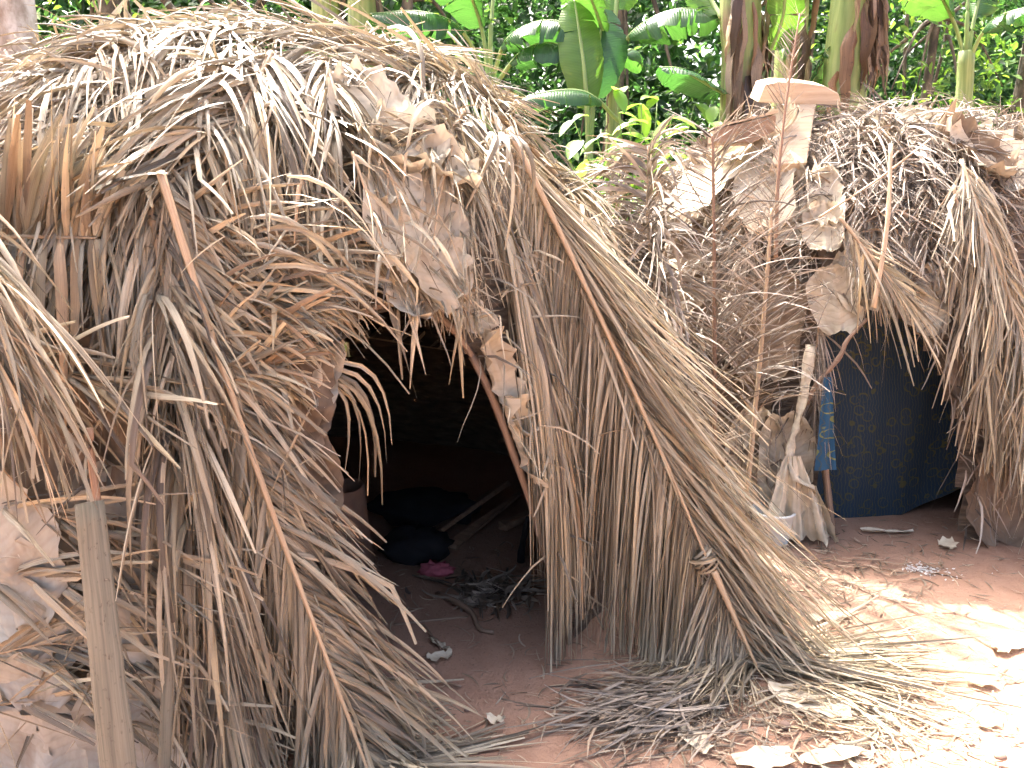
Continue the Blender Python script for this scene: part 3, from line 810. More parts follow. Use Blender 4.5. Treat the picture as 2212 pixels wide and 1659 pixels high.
# frond over the left edge
frond("palm_frond", [W(-260, 330, 2.0), W(-140, 480, 1.85), W(-60, 640, 1.78), W(-20, 800, 1.72)], H1, gb, (60, 70), (0.55, 0.6), (0.5, 0.55), (3.5, 3.0), width=0.021, rib=0.011, individual=60, off=0.08,
      top=("dead palm frond with pale drooping leaflets coming in at the left edge", "palm frond", "palm fronds leaning on the larger hut"), tmean=0.5, lift=0.2)
# binding round the broken midrib and knot at the top
def binding(c, axis, r, n, label, mat, name="leaf_binding", parent=None):
    axis = unit(np.asarray(axis, float)); s = unit(np.cross(axis, [0, 0, 1.0])); b = np.cross(axis, s)
    e = empty(name, c); tag(e, label, "binding")
    for k in range(n):
        an = np.linspace(0, 2 * math.pi * 1.08, 22)
        rr = r * rng.uniform(0.85, 1.2)
        hh = (k / max(1, n - 1) - 0.5) * r * 1.3
        p = c + axis * (hh + 0.012 * np.sin(an[:, None] + k)) + s * (rr * np.cos(an))[:, None] + b * (rr * np.sin(an))[:, None]
        N = (p - c)
        V, F, uv = ribbons(p[None], N[None], np.array([0.014]), rng, roll=0.25, twist=0.2, tip=0.6)
        mk("leaf_strip", V[0], F, mat, e, c, uv[0], np.tile(np.array([[rng.uniform(0.3, 0.8), rng.random(), 0]]), (V.shape[1], 1)))
binding(b_mid, b_bot - b_top, 0.036, 9, "twisted leaf binding wrapped round the broken midrib right of the doorway", M_straw)
binding(H1.hit(1085, 330, 0.10), [0.3, -0.2, -1], 0.042, 5, "leaf knot tied at the upper end of the biggest palm frond", M_straw)

# ------------------------------------------------------------------ smaller hut
g2 = np.random.default_rng(202)
for (x, y, dx, dz, ln, wd, m, off, curl) in [
    (1535, 385, -1.0, -0.75, 0.55, 0.30, M_bdry, 0.14, 0.03), (1640, 305, -1.0, -0.6, 0.42, 0.18, M_bdry, 0.15, 0.06), (1655, 420, 0.3, -1, 0.42, 0.30, M_bdry, 0.11, 0.03), (1700, 450, 0.2, -1, 0.4, 0.3, M_bdry, 0.06, 0.05),
    (1785, 430, 0.15, -1, 0.30, 0.16, M_bdry, 0.09, 0.05), (1780, 500, 0.1, -1, 0.24, 0.18, M_bdry, 0.10, 0.05), (1805, 650, 0.2, -1, 0.30, 0.22, M_bdry, 0.07, 0.04), (1850, 610, 0.3, -1, 0.3, 0.2, M_bdry, 0.05, 0.04),
    (1900, 560, 0.3, -1, 0.4, 0.3, M_bdry, 0.03, 0.04), (1980, 540, 0.3, -1, 0.4, 0.3, M_bdry, 0.03, 0.04), (1850, 530, -0.2, -1, 0.36, 0.3, M_bdark, 0.03, 0.04),
    (2150, 350, 0.7, -0.9, 0.55, 0.34, M_bdry, 0.07, 0.08), (2090, 330, 0.5, -1, 0.4, 0.2, M_bdark, 0.08, 0.08), (1960, 270, 1, -0.3, 0.34, 0.2, M_bdry, 0.04, 0.05), (1880, 290, 0.4, -1, 0.3, 0.22, M_bdry, 0.03, 0.05),
    (2060, 600, 0.3, -1, 0.35, 0.25, M_bdark, 0.03, 0.05), (1990, 650, 0.2, -1, 0.3, 0.2, M_bdry, 0.04, 0.05), (1540, 340, -0.4, 0.6, 0.3, 0.2, M_bdark, 0.10, 0.1), (1420, 480, -0.5, -1, 0.4, 0.3, M_bdark, 0.05, 0.1),
    (1640, 1000, 0.1, -1, 0.5, 0.3, M_bdry, 0.05, 0.06), (1600, 900, 0, -1, 0.4, 0.3, M_bdark, 0.04, 0.06), (1700, 1000, 0.1, -1, 0.5, 0.25, M_bdry, 0.06, 0.06), (1660, 700, 0, -1, 0.5, 0.35, M_bdark, 0.03, 0.05), (1560, 650, 0, -1, 0.5, 0.35, M_bdark, 0.03, 0.05), (1480, 600, 0, -1, 0.5, 0.35, M_bdark, 0.03, 0.05),
    (2130, 800, 0, -1, 0.5, 0.35, M_bdark, 0.03, 0.05), (2160, 1050, 0, -1, 0.5, 0.35, M_bdark, 0.03, 0.05)]:
    banana_sheet(H2, H2.hit(x, y, off), np.array([dx, 0, dz]), ln, wd, g2, hut2, H2.c, m, off, curl)
for k in range(36):
    a = g2.uniform(0.7, 2 * math.pi - 0.9); z = g2.uniform(0.3, 1.8)
    banana_sheet(H2, H2.at(a, z), np.array([g2.normal(0, 0.3), g2.normal(0, 0.3), -1]), 0.5, 0.32, g2, hut2, H2.c, M_bdark if k % 2 else M_bdry, 0.02, 0.04)
def hf2(pix, nl, L, ang, droop, individual=0, off=0.04, **k):
    k.setdefault("mat", M_grey)
    frond("palm_frond", P2(*pix, off=off + 0.01), H2, g2, nl, L, ang, droop, parent=hut2, origin=H2.c, individual=individual, off=off, **k)
# roof
hf2([(1900, 235), (1860, 300), (1830, 380), (1810, 440)], (50, 60), (0.36, 0.4), (0.6, 0.6), (2, 2.5), 30, width=0.016, rib=0.008)
hf2([(1930, 250), (1950, 330), (1960, 420), (1965, 500)], (60, 60), (0.36, 0.4), (0.6, 0.6), (2, 2.5), 40, width=0.018, rib=0.008, tmean=0.6)
hf2([(2000, 255), (2060, 310), (2110, 380), (2140, 450)], (50, 50), (0.36, 0.4), (0.6, 0.6), (2, 2.5), 20, width=0.015, rib=0.008)
hf2([(1820, 250), (1760, 320), (1720, 400)], (50, 50), (0.36, 0.4), (0.6, 0.6), (2, 2.5), 10, width=0.013, rib=0.007)
hf2([(1880, 360), (1880, 440), (1890, 520), (1900, 600)], (70, 70), (0.34, 0.34), (0.5, 0.5), (3, 3), 30, width=0.013, rib=0.006, tmean=0.6)
hf2([(2010, 380), (2010, 460), (2000, 560)], (60, 60), (0.34, 0.34), (0.5, 0.5), (3, 3), 20, width=0.013, rib=0.006, tmean=0.6)
hf2([(1700, 380), (1640, 460), (1600, 560)], (50, 50), (0.4, 0.4), (0.5, 0.5), (3, 3), 0, width=0.013, rib=0.006)
hf2([(1830, 560), (1900, 590), (1970, 620)], (70, 10), (0.26, 0.2), (1.0, 0.5), (6, 2), 16, off=0.06, width=0.010, rib=0.006, tmean=0.45)
hf2([(1770, 700), (1760, 800), (1760, 900)], (10, 50), (0.2, 0.4), (0.4, 0.4), (5, 5), 0, off=0.03, width=0.012, rib=0.006)
for k in range(26):
    a = g2.uniform(1.1, 2 * math.pi - 1.0); z0 = g2.uniform(1.0, 1.85)
    pth = [H2.at(a + g2.normal(0, 0.1) * i, max(0.15, z0 - i * 0.28), 0.05) for i in range(4)]
    frond("palm_frond", pth, H2, g2, (30, 30), (0.5, 0.5), (0.6, 0.6), (3, 3), parent=hut2, origin=H2.c, off=0.04, width=0.024, mat=M_grey, rib=0.008)
# fine shredded thatch
def shreds(dome, n, g, cond, L, w, parent, mat, tmean=0.5, name="shredded_thatch", off=0.05, hang=0.0):
    P = []
    while len(P) < n:
        a = g.uniform(-math.pi, math.pi); z = g.uniform(0.05, dome.h * 0.998)
        p = dome.at(a, z, off * g.uniform(0.5, 1.6))
        if cond(p): P.append(p)
    P = np.array(P)
    D = g.normal(0, 1, (n, 3)) * np.array([1, 1, 1 - 0.5 * hang]) + hang * DOWN * 1.5
    N = dome.normal(P)
    D = D - (D * N).sum(1, keepdims=True) * N * 0.8
    pts = drape(P, D, L * g.uniform(0.3, 1.3, n), np.full(n, 3.0), 5, dome, off, g, 0.2, 0.2, 0.06)
    Nn = dome.normal(pts.reshape(-1, 3)).reshape(pts.shape)
    V, F, uv = ribbons(pts, Nn, w * g.uniform(0.4, 1.4, n), g)
    tint = np.stack([np.clip(g.normal(tmean, 0.25, n), 0, 1), g.random(n), g.random(n)], -1)
    joinrib(name, V, F, uv, tint, mat, parent, dome.c, kind="stuff")
def not_door(door, margin=25):
    def c(p):
        q = proj(p)
        return not (p[1] < 4.6 and in_poly(np.array([q[0]]), np.array([q[1]]), door)[0])
    return c
nd2 = not_door(DOOR2)
shreds(H2, 2600, g2, lambda p: p[2] > 1.35 and nd2(p), 0.20, 0.0075, hut2, M_grey, 0.5)
shreds(H2, 1700, g2, lambda p: p[1] < 4.6 and nd2(p) and p[2] > 0.1, 0.26, 0.008, hut2, M_grey, 0.4, "hanging_shreds", 0.06, 1.0)
nd1 = not_door(DOOR1)
shreds(H1, 1500, g1, lambda p: p[1] < 3.4 and nd1(p), 0.22, 0.007, hut1, M_straw, 0.45, "hanging_shreds", 0.06, 0.7)

# fronds standing against the smaller hut
def sf(path, nl, L, ang, droop, label, **k):
    k.setdefault("mat", M_grey)
    frond("palm_frond", path, H2, g2, nl, L, ang, droop, top=(label, "palm frond", "palm fronds leaning on the smaller hut"), **k)
sf([W(1545, 1090, 3.42), W(1544, 800, 3.46), W(1543, 560, 3.52), W(1540, 330, 3.6), W(1538, 290, 3.62)], (75, 75), (0.42, 0.46), (0.85, 0.9), (1.2, 1.0),
   "dead frond with a straight dark reddish midrib standing left on the smaller hut", width=0.011, rib=0.012, ribmat=M_rib_red, individual=90, off=0.05, lift=0.25, ribtip=0.5, wander=0.10, tmean=0.45, t0=0.15)
sf([W(1612, 1080, 3.38), W(1640, 800, 3.42), W(1660, 560, 3.46), W(1668, 450, 3.50)], (60, 60), (0.36, 0.4), (0.9, 0.8), (1.6, 1.6),
   "dead frond with a smooth orange brown midrib left of the blue cloth doorway", width=0.010, rib=0.012, individual=60, off=0.05, lift=0.25, ribtip=0.6, wander=0.12, tmean=0.6, t0=0.3)
sf([W(1676, 560, 3.55), W(1680, 400, 3.62), W(1692, 270, 3.70), W(1710, 140, 3.78), W(1728, 30, 3.86)], (46, 60), (0.13, 0.26), (0.7, 0.6), (0.3, 0.3),
   "bare frond spine with short stubs rising in front of the wooden board", width=0.006, rib=0.010, ribmat=M_rib_red, individual=80, off=0.03, lift=0.2, ribtip=0.35, wander=0.08, tmean=0.8, prof=lambda t: 1.15 - 0.7 * t)
sf([W(1430, 1000, 3.55), W(1425, 760, 3.62), W(1400, 500, 3.66), W(1400, 315, 3.70)], (110, 110), (0.50, 0.5), (0.8, 0.8), (4.6, 4.6),
   "shaggy grey frond with curled drooping leaflets at the left end of the smaller hut", width=0.026, rib=0.011, individual=120, off=0.10, lift=0.4, kink=0.25, wander=0.12, tmean=0.72, tstd=0.12, twist=1.8)
sf([W(1350, 900, 3.7), W(1345, 650, 3.8), W(1330, 480, 3.90), W(1345, 360, 3.98)], (90, 90), (0.45, 0.45), (0.8, 0.8), (4.5, 4.5),
   "grey curled frond behind the larger hut's curtain of leaflets", width=0.024, rib=0.010, individual=50, off=0.10, lift=0.35, kink=0.3, wander=0.13, tmean=0.5, twist=1.6)
sf([W(2076, 345, 3.62), W(2105, 430, 3.50), W(2150, 560, 3.38), W(2215, 740, 3.26), W(2260, 880, 3.18)], (100, 150), (0.5, 0.95), (0.5, 0.45), (1.0, 4.8),
   "palm frond at the right edge whose leaflets hang to the ground beside the blue cloth", width=0.019, rib=0.010, individual=200, off=0.05, lift=0.12, kink=0.08, wander=0.06, tmean=0.55, prof=lambda t: 0.85 + 0.1 * t, mat=M_straw)
sf([W(2060, 400, 3.5), W(2090, 560, 3.4), W(2130, 760, 3.3), W(2170, 900, 3.24)], (70, 110), (0.5, 0.75), (0.4, 0.35), (3.0, 5.0),
   "darker layer of palm leaflets behind the right edge frond of the smaller hut", width=0.018, rib=0.008, individual=60, off=0.03, kink=0.08, tmean=0.4, mat=M_straw)
sf([W(1815, 470, 3.42), W(1870, 540, 3.36), W(1930, 610, 3.30), W(1965, 650, 3.28)], (26, 16), (0.48, 0.30), (0.28, 0.28), (0.6, 0.6),
   "fan of long straight leaflets slanting down to the right over the blue cloth doorway", width=0.015, rib=0.008, individual=42, off=0.08, lift=0.05, kink=0.03, wander=0.03, tmean=0.75, mat=M_straw)
# flat pale stalks on the front of the smaller hut
for nm, lab, a, b, w in (("flat_strip", "narrow pale flat strip hanging above the blue cloth doorway", W(1925, 310, 3.55), W(1888, 665, 3.25), 0.019),
                         ("thin_cane", "long thin cane slanting across the front of the smaller hut", W(2010, 300, 3.60), W(1770, 470, 3.40), 0.007)):
    e = empty(nm, b); tag(e, lab, "strip" if nm == "flat_strip" else "cane")
    strip_plank("strip_blade" if nm == "flat_strip" else "cane_shaft", a, b, w, min(w, 0.008), M_rib, e, b)

# hanging rolled banana leaf left of the doorway
def rolled_leaf():
    top = W(1748, 735, 3.42); bot = G(1765, 1175)
    e = empty("banana_leaf", bot); tag(e, "dry rolled banana leaf hanging to the ground left of the blue cloth", "banana leaf")
    p = curve([W(1752, 745, 3.44), W(1735, 860, 3.40), W(1708, 970, 3.36), W(1718, 1030, 3.33), W(1758, 1055, 3.30)], 16)
    v, f, u = tube(p, np.array([0.03, 0.034, 0.036, 0.034, 0.032, 0.03, 0.028, 0.026, 0.024, 0.022, 0.024, 0.028, 0.032, 0.034, 0.036, 0.03]) * 0.72, 9, 0.4, jitter=0.004)
    t = np.tile(np.array([[0.5, 0.8, 0]]), (len(v), 1))
    mk("rolled_blade", v, f, M_bdry, e, bot, u, t)
    for (x0, y0, x1, y1, w0, w1, Y0, ph, fq) in [(1712, 985, 1712, 1178, 0.03, 0.15, 3.34, 0.4, 9), (1705, 960, 1700, 1160, 0.04, 0.09, 3.46, 2.0, 7), (1752, 1050, 1780, 1172, 0.02, 0.05, 3.31, 1.0, 6)]:
        n, nv = 14, 26
        a, bb = W(x0, y0, Y0), G(x1, y1) + np.array([0, -0.03, 0.008])
        c = curve([a, a * 0.45 + bb * 0.55 + np.array([0, 0.0, 0.02]), bb], n)
        vv = np.linspace(-1, 1, nv); tq = np.linspace(0, 1, n)
        ww = w0 + (w1 - w0) * tq ** 0.8
        P = c[:, None] + np.array([1, 0.0, 0])[None, None] * (vv[None, :, None] * ww[:, None, None]) + np.array([0, -1, 0]) * ((0.004 + 0.022 * tq)[:, None] * (np.sin(vv * fq + ph) + 0.5 * np.sin(vv * fq * 2.3 + 1 + 2 * tq[:, None])) - 0.04 * tq[:, None] * (1 - vv[None] ** 2))[..., None]
        P = P + rng.normal(0, 0.0022, P.shape)
        P[-1, :, 2] += rng.random(nv) * 0.035; P[-2, :, 2] += rng.random(nv) * 0.01; P[..., 2] = np.maximum(P[..., 2], 0.006)
        i = np.arange(n - 1)[:, None] * nv + np.arange(nv - 1)[None]
        F = np.stack([i, i + 1, i + nv + 1, i + nv], -1).reshape(-1, 4)
        uv = np.stack(np.broadcast_arrays(tq[:, None] * 0.5, vv[None] * 0.15), -1).reshape(-1, 2) + rng.random(2)
        mk("torn_blade", P.reshape(-1, 3), F, M_bdry, e, bot, uv, np.tile(np.array([[0.5, rng.uniform(0.5, 1), 0]]), (n * nv, 1)))
rolled_leaf()

# door stick, branch and the cloths
e = empty("door_post", G(1797, 1155)); tag(e, "grey brown stick standing as left post of the cloth covered doorway", "post")
v, f, u = tube(curve([W(1766, 830, 3.46), W(1776, 950, 3.42), W(1797, 1150, 3.38)], 14), 0.017, 8, jitter=0.0008); mk("post_shaft", v, f, M_pole, e, G(1797, 1155), u)
e = empty("crooked_branch", W(1750, 850, 3.4)); tag(e, "crooked light branch leaning across the upper left of the blue doorway", "branch")
v, f, u = tube(curve([W(1872, 690, 3.42), W(1830, 735, 3.38), W(1815, 770, 3.37), W(1765, 830, 3.38), W(1738, 880, 3.42)], 20), np.linspace(0.008, 0.011, 20), 7, jitter=0.001); mk("branch_shaft", v, f, M_pole, e, W(1750, 850, 3.4), u)

def cloth(name, label, corners, nu, nv, fold, mat, bottom=None, cat="cloth"):
    tl, tr, bl, br = [np.asarray(c) for c in corners]
    s = np.linspace(0, 1, nu)[None, :, None]; t = np.linspace(0, 1, nv)[:, None, None]
    P = (tl * (1 - s) + tr * s) * (1 - t) + (bl * (1 - s) + br * s) * t
    S = s[..., 0]; Tt = t[..., 0]
    dy = fold * (np.sin(S * 9 + 2 * Tt) + 0.5 * np.sin(S * 21 + 5 * Tt + 1) + 0.7 * np.sin(Tt * 7 + 3 * S)) * (0.4 + 0.6 * Tt)
    P[..., 1] += dy
    if bottom is not None:
        P[..., 2] += bottom(S) * Tt ** 2
    i = np.arange(nv - 1)[:, None] * nu + np.arange(nu - 1)[None]
    F = np.stack([i, i + 1, i + nu + 1, i + nu], -1).reshape(-1, 4)
    wd = np.linalg.norm(tr - tl); ht = np.linalg.norm(bl - tl)
    uv = np.stack(np.broadcast_arrays(S * wd, Tt * ht), -1).reshape(-1, 2)
    o = mk(name, P.reshape(-1, 3), F, mat, None, bl, uv); o.location = bl
    tag(o, label, cat)
    return o
cloth("door_curtain", "dark blue wax print cloth hanging across the smaller hut's doorway", (W(1735, 640, 3.66), W(2110, 640, 3.74), W(1735, 1120, 3.60), W(2110, 1120, 3.70)), 60, 40, 0.018, M_wax,
      bottom=lambda S: 0.26 * np.clip((S - 0.5) / 0.5, 0, 1) ** 1.5, cat="curtain")
cloth("cloth_strip", "narrow brighter blue patterned cloth strip hung over the door post", (W(1780, 815, 3.35), W(1796, 815, 3.35), W(1760, 1018, 3.30), W(1806, 1014, 3.30)), 10, 16, 0.006, M_wax2)

# white bucket
def bucket():
    c = G(1668, 1172); c = np.array([c[0], c[1] + 0.02, 0])
    e = empty("bucket", c); tag(e, "white plastic bucket half hidden behind the biggest frond's leaflets", "bucket")
    prof = [(0.0, 0.004), (0.072, 0.0), (0.076, 0.01), (0.092, 0.138), (0.098, 0.142), (0.098, 0.150), (0.089, 0.152), (0.074, 0.016), (0.0, 0.014)]
    ns = 28
    an = np.linspace(0, 2 * math.pi, ns, endpoint=False)
    V = np.array([[r * math.cos(a), r * math.sin(a), z] for r, z in prof for a in an]) + c
    F = [(i * ns + j, i * ns + (j + 1) % ns, (i + 1) * ns + (j + 1) % ns, (i + 1) * ns + j) for i in range(len(prof) - 1) for j in range(ns)]
    mk("bucket_body", V, F, M_bucket, e, c)
    p = np.array([[0.1 * math.cos(a), 0.1 * math.sin(a) - 0.01, 0.148 - 0.05 * math.sin(a) * 0.2] for a in np.linspace(0.1, math.pi - 0.1, 14)]) + c
    v, f, u = tube(p, 0.003, 6); mk("handle", v, f, M_bucket, e, c, u)
bucket()

# ------------------------------------------------------------------ wooden pieces on the smaller hut
def prism(outline, depth, to_world):
    """outline (x,z) polygon extruded along local y"""
    n = len(outline)
    V = [(x, 0, z) for x, z in outline] + [(x, depth, z) for x, z in outline]
    F = [tuple(range(n - 1, -1, -1)), tuple(range(n, 2 * n))] + [(i, (i + 1) % n, n + (i + 1) % n, n + i) for i in range(n)]
    return np.array([to_world(np.array(v, float)) for v in V]), F
def bevel(o, w=0.004):
    m = o.modifiers.new("bevel", 'BEVEL'); m.width = w; m.segments = 2; m.limit_method = 'ANGLE'
def t_board():
    base = W(1716, 325, 3.92)
    e = empty("wooden_board", base); tag(e, "pale T shaped piece of carved wood lying on the smaller hut's roof", "wooden board")
    hb = W(1728, 226, 4.10)
    s = 4.28 / FPX
    w = 83 * s
    ol = [(-w, 0), (-w * 0.86, 33 * s), (-w * 0.55, 40 * s), (0, 41 * s), (w * 0.55, 37 * s), (w * 0.9, 24 * s), (w, 2 * s)]
    rot = math.radians(3)
    def tw(v):
        x, y, z = v
        y2 = y * math.cos(0.25) ; z2 = z + y * math.sin(0.25)
        return hb + np.array([x * math.cos(rot) + 0, y2, z2 - x * math.sin(rot)])
    V, F = prism(ol, 0.16, tw)
    o = mk("head_piece", V, F, M_wood, e, base, smooth=False); bevel(o)
    a, b = W(1732, 226, 4.12), H2.hit(1703, 358, 0.15)
    d = b - a; x = np.array([1, 0, 0.05]); nrm = unit(np.cross(x, d)); nrm = nrm if nrm[1] < 0 else -nrm
    pts = []
    for (c, hw) in ((a, 27 * s), (b, 33 * s)):
        for sg in (-1, 1):
            for k in (0, 1):
                pts.append(c + x * hw * sg - nrm * 0.05 * k)
    F = [(0, 2, 6, 4), (1, 5, 7, 3), (0, 4, 5, 1), (2, 3, 7, 6), (0, 1, 3, 2), (4, 6, 7, 5)]
    o = mk("stem_piece", np.array(pts) + nrm * 0.012, F, M_wood, e, base, smooth=False); bevel(o)
t_board()
def wedge():
    base = W(1575, 300, 4.05)
    e = empty("wooden_wedge", base); tag(e, "thick pointed wooden slab poking from the smaller hut's roof at its left", "wooden slab")
    s = 4.05 / FPX
    ol = [(-32 * s, -2 * s), (-10 * s, 4 * s), (90 * s, 26 * s), (90 * s, -4 * s), (45 * s, -28 * s), (-30 * s, -26 * s)]
    V, F = prism(ol, 0.12, lambda v: W(1577, 278, 3.9) + np.array([v[0], v[1], v[2] - 0.05 * v[1]]))
    o = mk("slab_body", V, F, M_oldwood, e, base, smooth=False); bevel(o)
    ol2 = [(-33 * s, 1 * s), (-10 * s, 8 * s), (92 * s, 33 * s), (92 * s, 28 * s), (-10 * s, 4.5 * s), (-33 * s, -1.5 * s)]
    V, F = prism(ol2, 0.125, lambda v: W(1577, 278, 3.9) + np.array([v[0], v[1] - 0.004, v[2] + 0.004 - 0.05 * v[1]]))
    o = mk("pale_cut_face", V, F, M_wood, e, base, smooth=False)
wedge()

# ------------------------------------------------------------------ things inside the larger hut
def blob(name, label, c, size, mat, cat, seed, amp=0.35, squash=1.0, nu=28, nv=16):
    g = np.random.default_rng(seed)
    u = np.linspace(0, 2 * math.pi, nu, endpoint=False); v = np.linspace(0.02, math.pi - 0.02, nv)
    Uu, Vv = np.meshgrid(u, v)
    D = np.stack([np.cos(Uu) * np.sin(Vv), np.sin(Uu) * np.sin(Vv), np.cos(Vv)], -1)
    r = np.ones(Uu.shape)
    for k in range(9):
        w = g.normal(0, 1, 3) * (2.0 + k * 0.9); r += amp / (1 + 0.35 * k) * 0.5 * np.abs(np.sin(D @ w + g.random() * 6)) * g.choice([-1, 1])
    P = D * r[..., None] * np.asarray(size)
    P[..., 2] = np.maximum(P[..., 2] + size[2] * 0.7, 0.004)
    P = P + np.asarray(c)
    i = np.arange(nv - 1)[:, None] * nu; j = np.arange(nu)[None]; j2 = (j + 1) % nu
    F = np.stack([i + j, i + nu + j, i + nu + j2, i + j2], -1).reshape(-1, 4)
    o = mk(name, P.reshape(-1, 3), F, mat, None, c); o.location = c
    tag(o, label, cat); return o
blob("pink_cloth", "crumpled dusty pink cloth on the earth floor inside the larger hut", G(940, 1245), (0.085, 0.05, 0.04), M_pink, "cloth", 3, 0.5)
blob("black_cloth", "heap of black cloth lying behind the pink cloth inside the larger hut", G(895, 1225) + np.array([0, 0.10, 0]), (0.14, 0.11, 0.075), M_black, "cloth heap", 5, 0.4)
blob("dark_bundle", "dark folded bundle at the back of the larger hut's floor", G(920, 1120), (0.26, 0.16, 0.08), M_black, "bundle", 8, 0.35)
def clay_pot():
    c = G(748, 1225); c = np.array([c[0], c[1], 0])
    h = 0.36
    e = empty("log_stump", c); tag(e, "upright brown hollow log standing just inside the left of the dark doorway", "log")
    prof = [(0.0, 0.0), (0.12, 0.0), (0.105, 0.1), (0.095, 0.24), (0.088, h), (0.078, h + 0.002), (0.072, h - 0.05), (0.0, h - 0.06)]
    ns = 26; an = np.linspace(0, 2 * math.pi, ns, endpoint=False)
    V = np.array([[r * math.cos(a) * (1 + 0.04 * math.sin(3 * a)), r * math.sin(a), z + 0.006 * math.sin(2 * a) * (z > 0.1)] for r, z in prof for a in an]) + c
    F = [(i * ns + j, i * ns + (j + 1) % ns, (i + 1) * ns + (j + 1) % ns, (i + 1) * ns + j) for i in range(len(prof) - 1) for j in range(ns)]
    mk("log_wall", V, F, M_clay, e, c)
clay_pot()
def board(name, label, a, b, w, th, tilt=0.0, mat=None):
    a = np.asarray(a); b = np.asarray(b); d = unit(b - a); s = unit(np.cross(d, [0, 0, 1.0])); s = unit(s + np.array([0, 0, tilt])); n = np.cross(s, d)
    pts = []
    for c, k in ((a, 1.0), (b, 0.8)):
        for x, z in ((-1, -1), (1, -1), (1, 1), (-1, 1)):
            pts.append(c + s * x * w / 2 * k + n * z * th / 2 + rng.normal(0, 0.004, 3))
    F = [(0, 3, 2, 1), (4, 5, 6, 7), (0, 1, 5, 4), (1, 2, 6, 5), (2, 3, 7, 6), (3, 0, 4, 7)]
    o = mk(name, np.array(pts), F, mat or M_oldwood, None, a, smooth=False); o.location = a; bevel(o, 0.003); tag(o, label, "board"); return o
board("wooden_plank", "broad old board lying slantwise on the floor inside the larger hut", G(935, 1165) + np.array([0, 0, 0.03]), G(1085, 1090) + np.array([0, 0, 0.10]), 0.13, 0.02, 0.5)
board("wooden_plank", "narrow board edge beside the broad slanting board in the larger hut", G(975, 1190) + np.array([0, 0, 0.02]), G(1120, 1090) + np.array([0, 0, 0.06]), 0.05, 0.02)
board("wooden_plank", "short thick board lying by the right jamb inside the larger hut", G(1085, 1150) + np.array([0, 0, 0.03]), G(1150, 1125) + np.array([0, 0, 0.04]), 0.05, 0.035)
def stick(name, label, pts, r, mat=None, cat="stick"):
    c = curve(pts, 18); v, f, u = tube(c, np.linspace(r, r * 0.6, 18) * rng.uniform(0.85, 1.15, 18), 7, jitter=r * 0.05)
    o = mk(name, v, f, mat or M_pole, None, c[0], u); o.location = c[0]; tag(o, label, cat); return o
stick("charred_stick", "blackened stick leaning by the right jamb inside the larger hut", [G(1125, 1215, 0.0), G(1128, 1180, 0.10), W(1140, 1120, 2.9)], 0.016, M_black)
stick("crooked_twig", "bent brown twig lying on the floor just inside the doorway", [G(945, 1283, 0.012), G(985, 1300, 0.03), G(1020, 1325, 0.02), G(1035, 1358, 0.012), G(1066, 1366, 0.01)], 0.013)
stick("thin_twig", "long thin straight twig crossing the doorway floor", [G(850, 1350, 0.01), G(930, 1340, 0.015), G(1010, 1332, 0.012)], 0.006)
stick("short_twig", "short twig pointing at the camera in front of the doorway", [G(916, 1352, 0.012), G(935, 1378, 0.014), G(953, 1402, 0.012)], 0.007)
stick("thin_twig", "long pale twig lying beyond the left frond on the bare path", [G(795, 1480, 0.02), G(870, 1465, 0.02), G(950, 1472, 0.012), G(995, 1483, 0.01)], 0.006)

# ------------------------------------------------------------------ ground litter
def scrap(name, label, px, py, L, w, az, g, mat, curl=0.013, cat="leaf scrap"):
    n, nv = 7, 6
    c0 = G(px, py); d = np.array([math.cos(az), math.sin(az), 0]); s = np.array([-d[1], d[0], 0])
    u = np.linspace(-0.5, 0.5, n); v = np.linspace(-1, 1, nv)
    hw = w / 2 * (1 - np.abs(2 * u) ** 2.5 * 0.6) * g.uniform(0.75, 1.15, n)
    P = c0 + d * (u * L)[:, None, None] + s * (v[None] * hw[:, None])[..., None]
    P[..., 0] += g.normal(0, 0.004, P.shape[:2]); P[..., 1] += g.normal(0, 0.004, P.shape[:2])
    P[..., 2] = ground_z(P[..., 0], P[..., 1]) + 0.008 + curl * (np.abs(v)[None] ** 2 * g.uniform(0, 1, n)[:, None] + np.abs(2 * u)[:, None] ** 3 * g.uniform(0, 1.0, nv)[None]) + g.random(P.shape[:2]) * 0.006
    i = np.arange(n - 1)[:, None] * nv + np.arange(nv - 1)[None]
    F = np.stack([i, i + 1, i + nv + 1, i + nv], -1).reshape(-1, 4)
    uv = np.stack(np.broadcast_arrays(v[None] * w, (u * L)[:, None]), -1).reshape(-1, 2) + g.random(2) * 5
    o = mk(name, P.reshape(-1, 3), F, mat, None, c0, uv, np.tile(np.array([[g.random(), g.uniform(0.4, 1), 0]]), (n * nv, 1))); o.location = c0
    tag(o, label, cat, "leaf scraps on the ground"); return o
gl = np.random.default_rng(33)
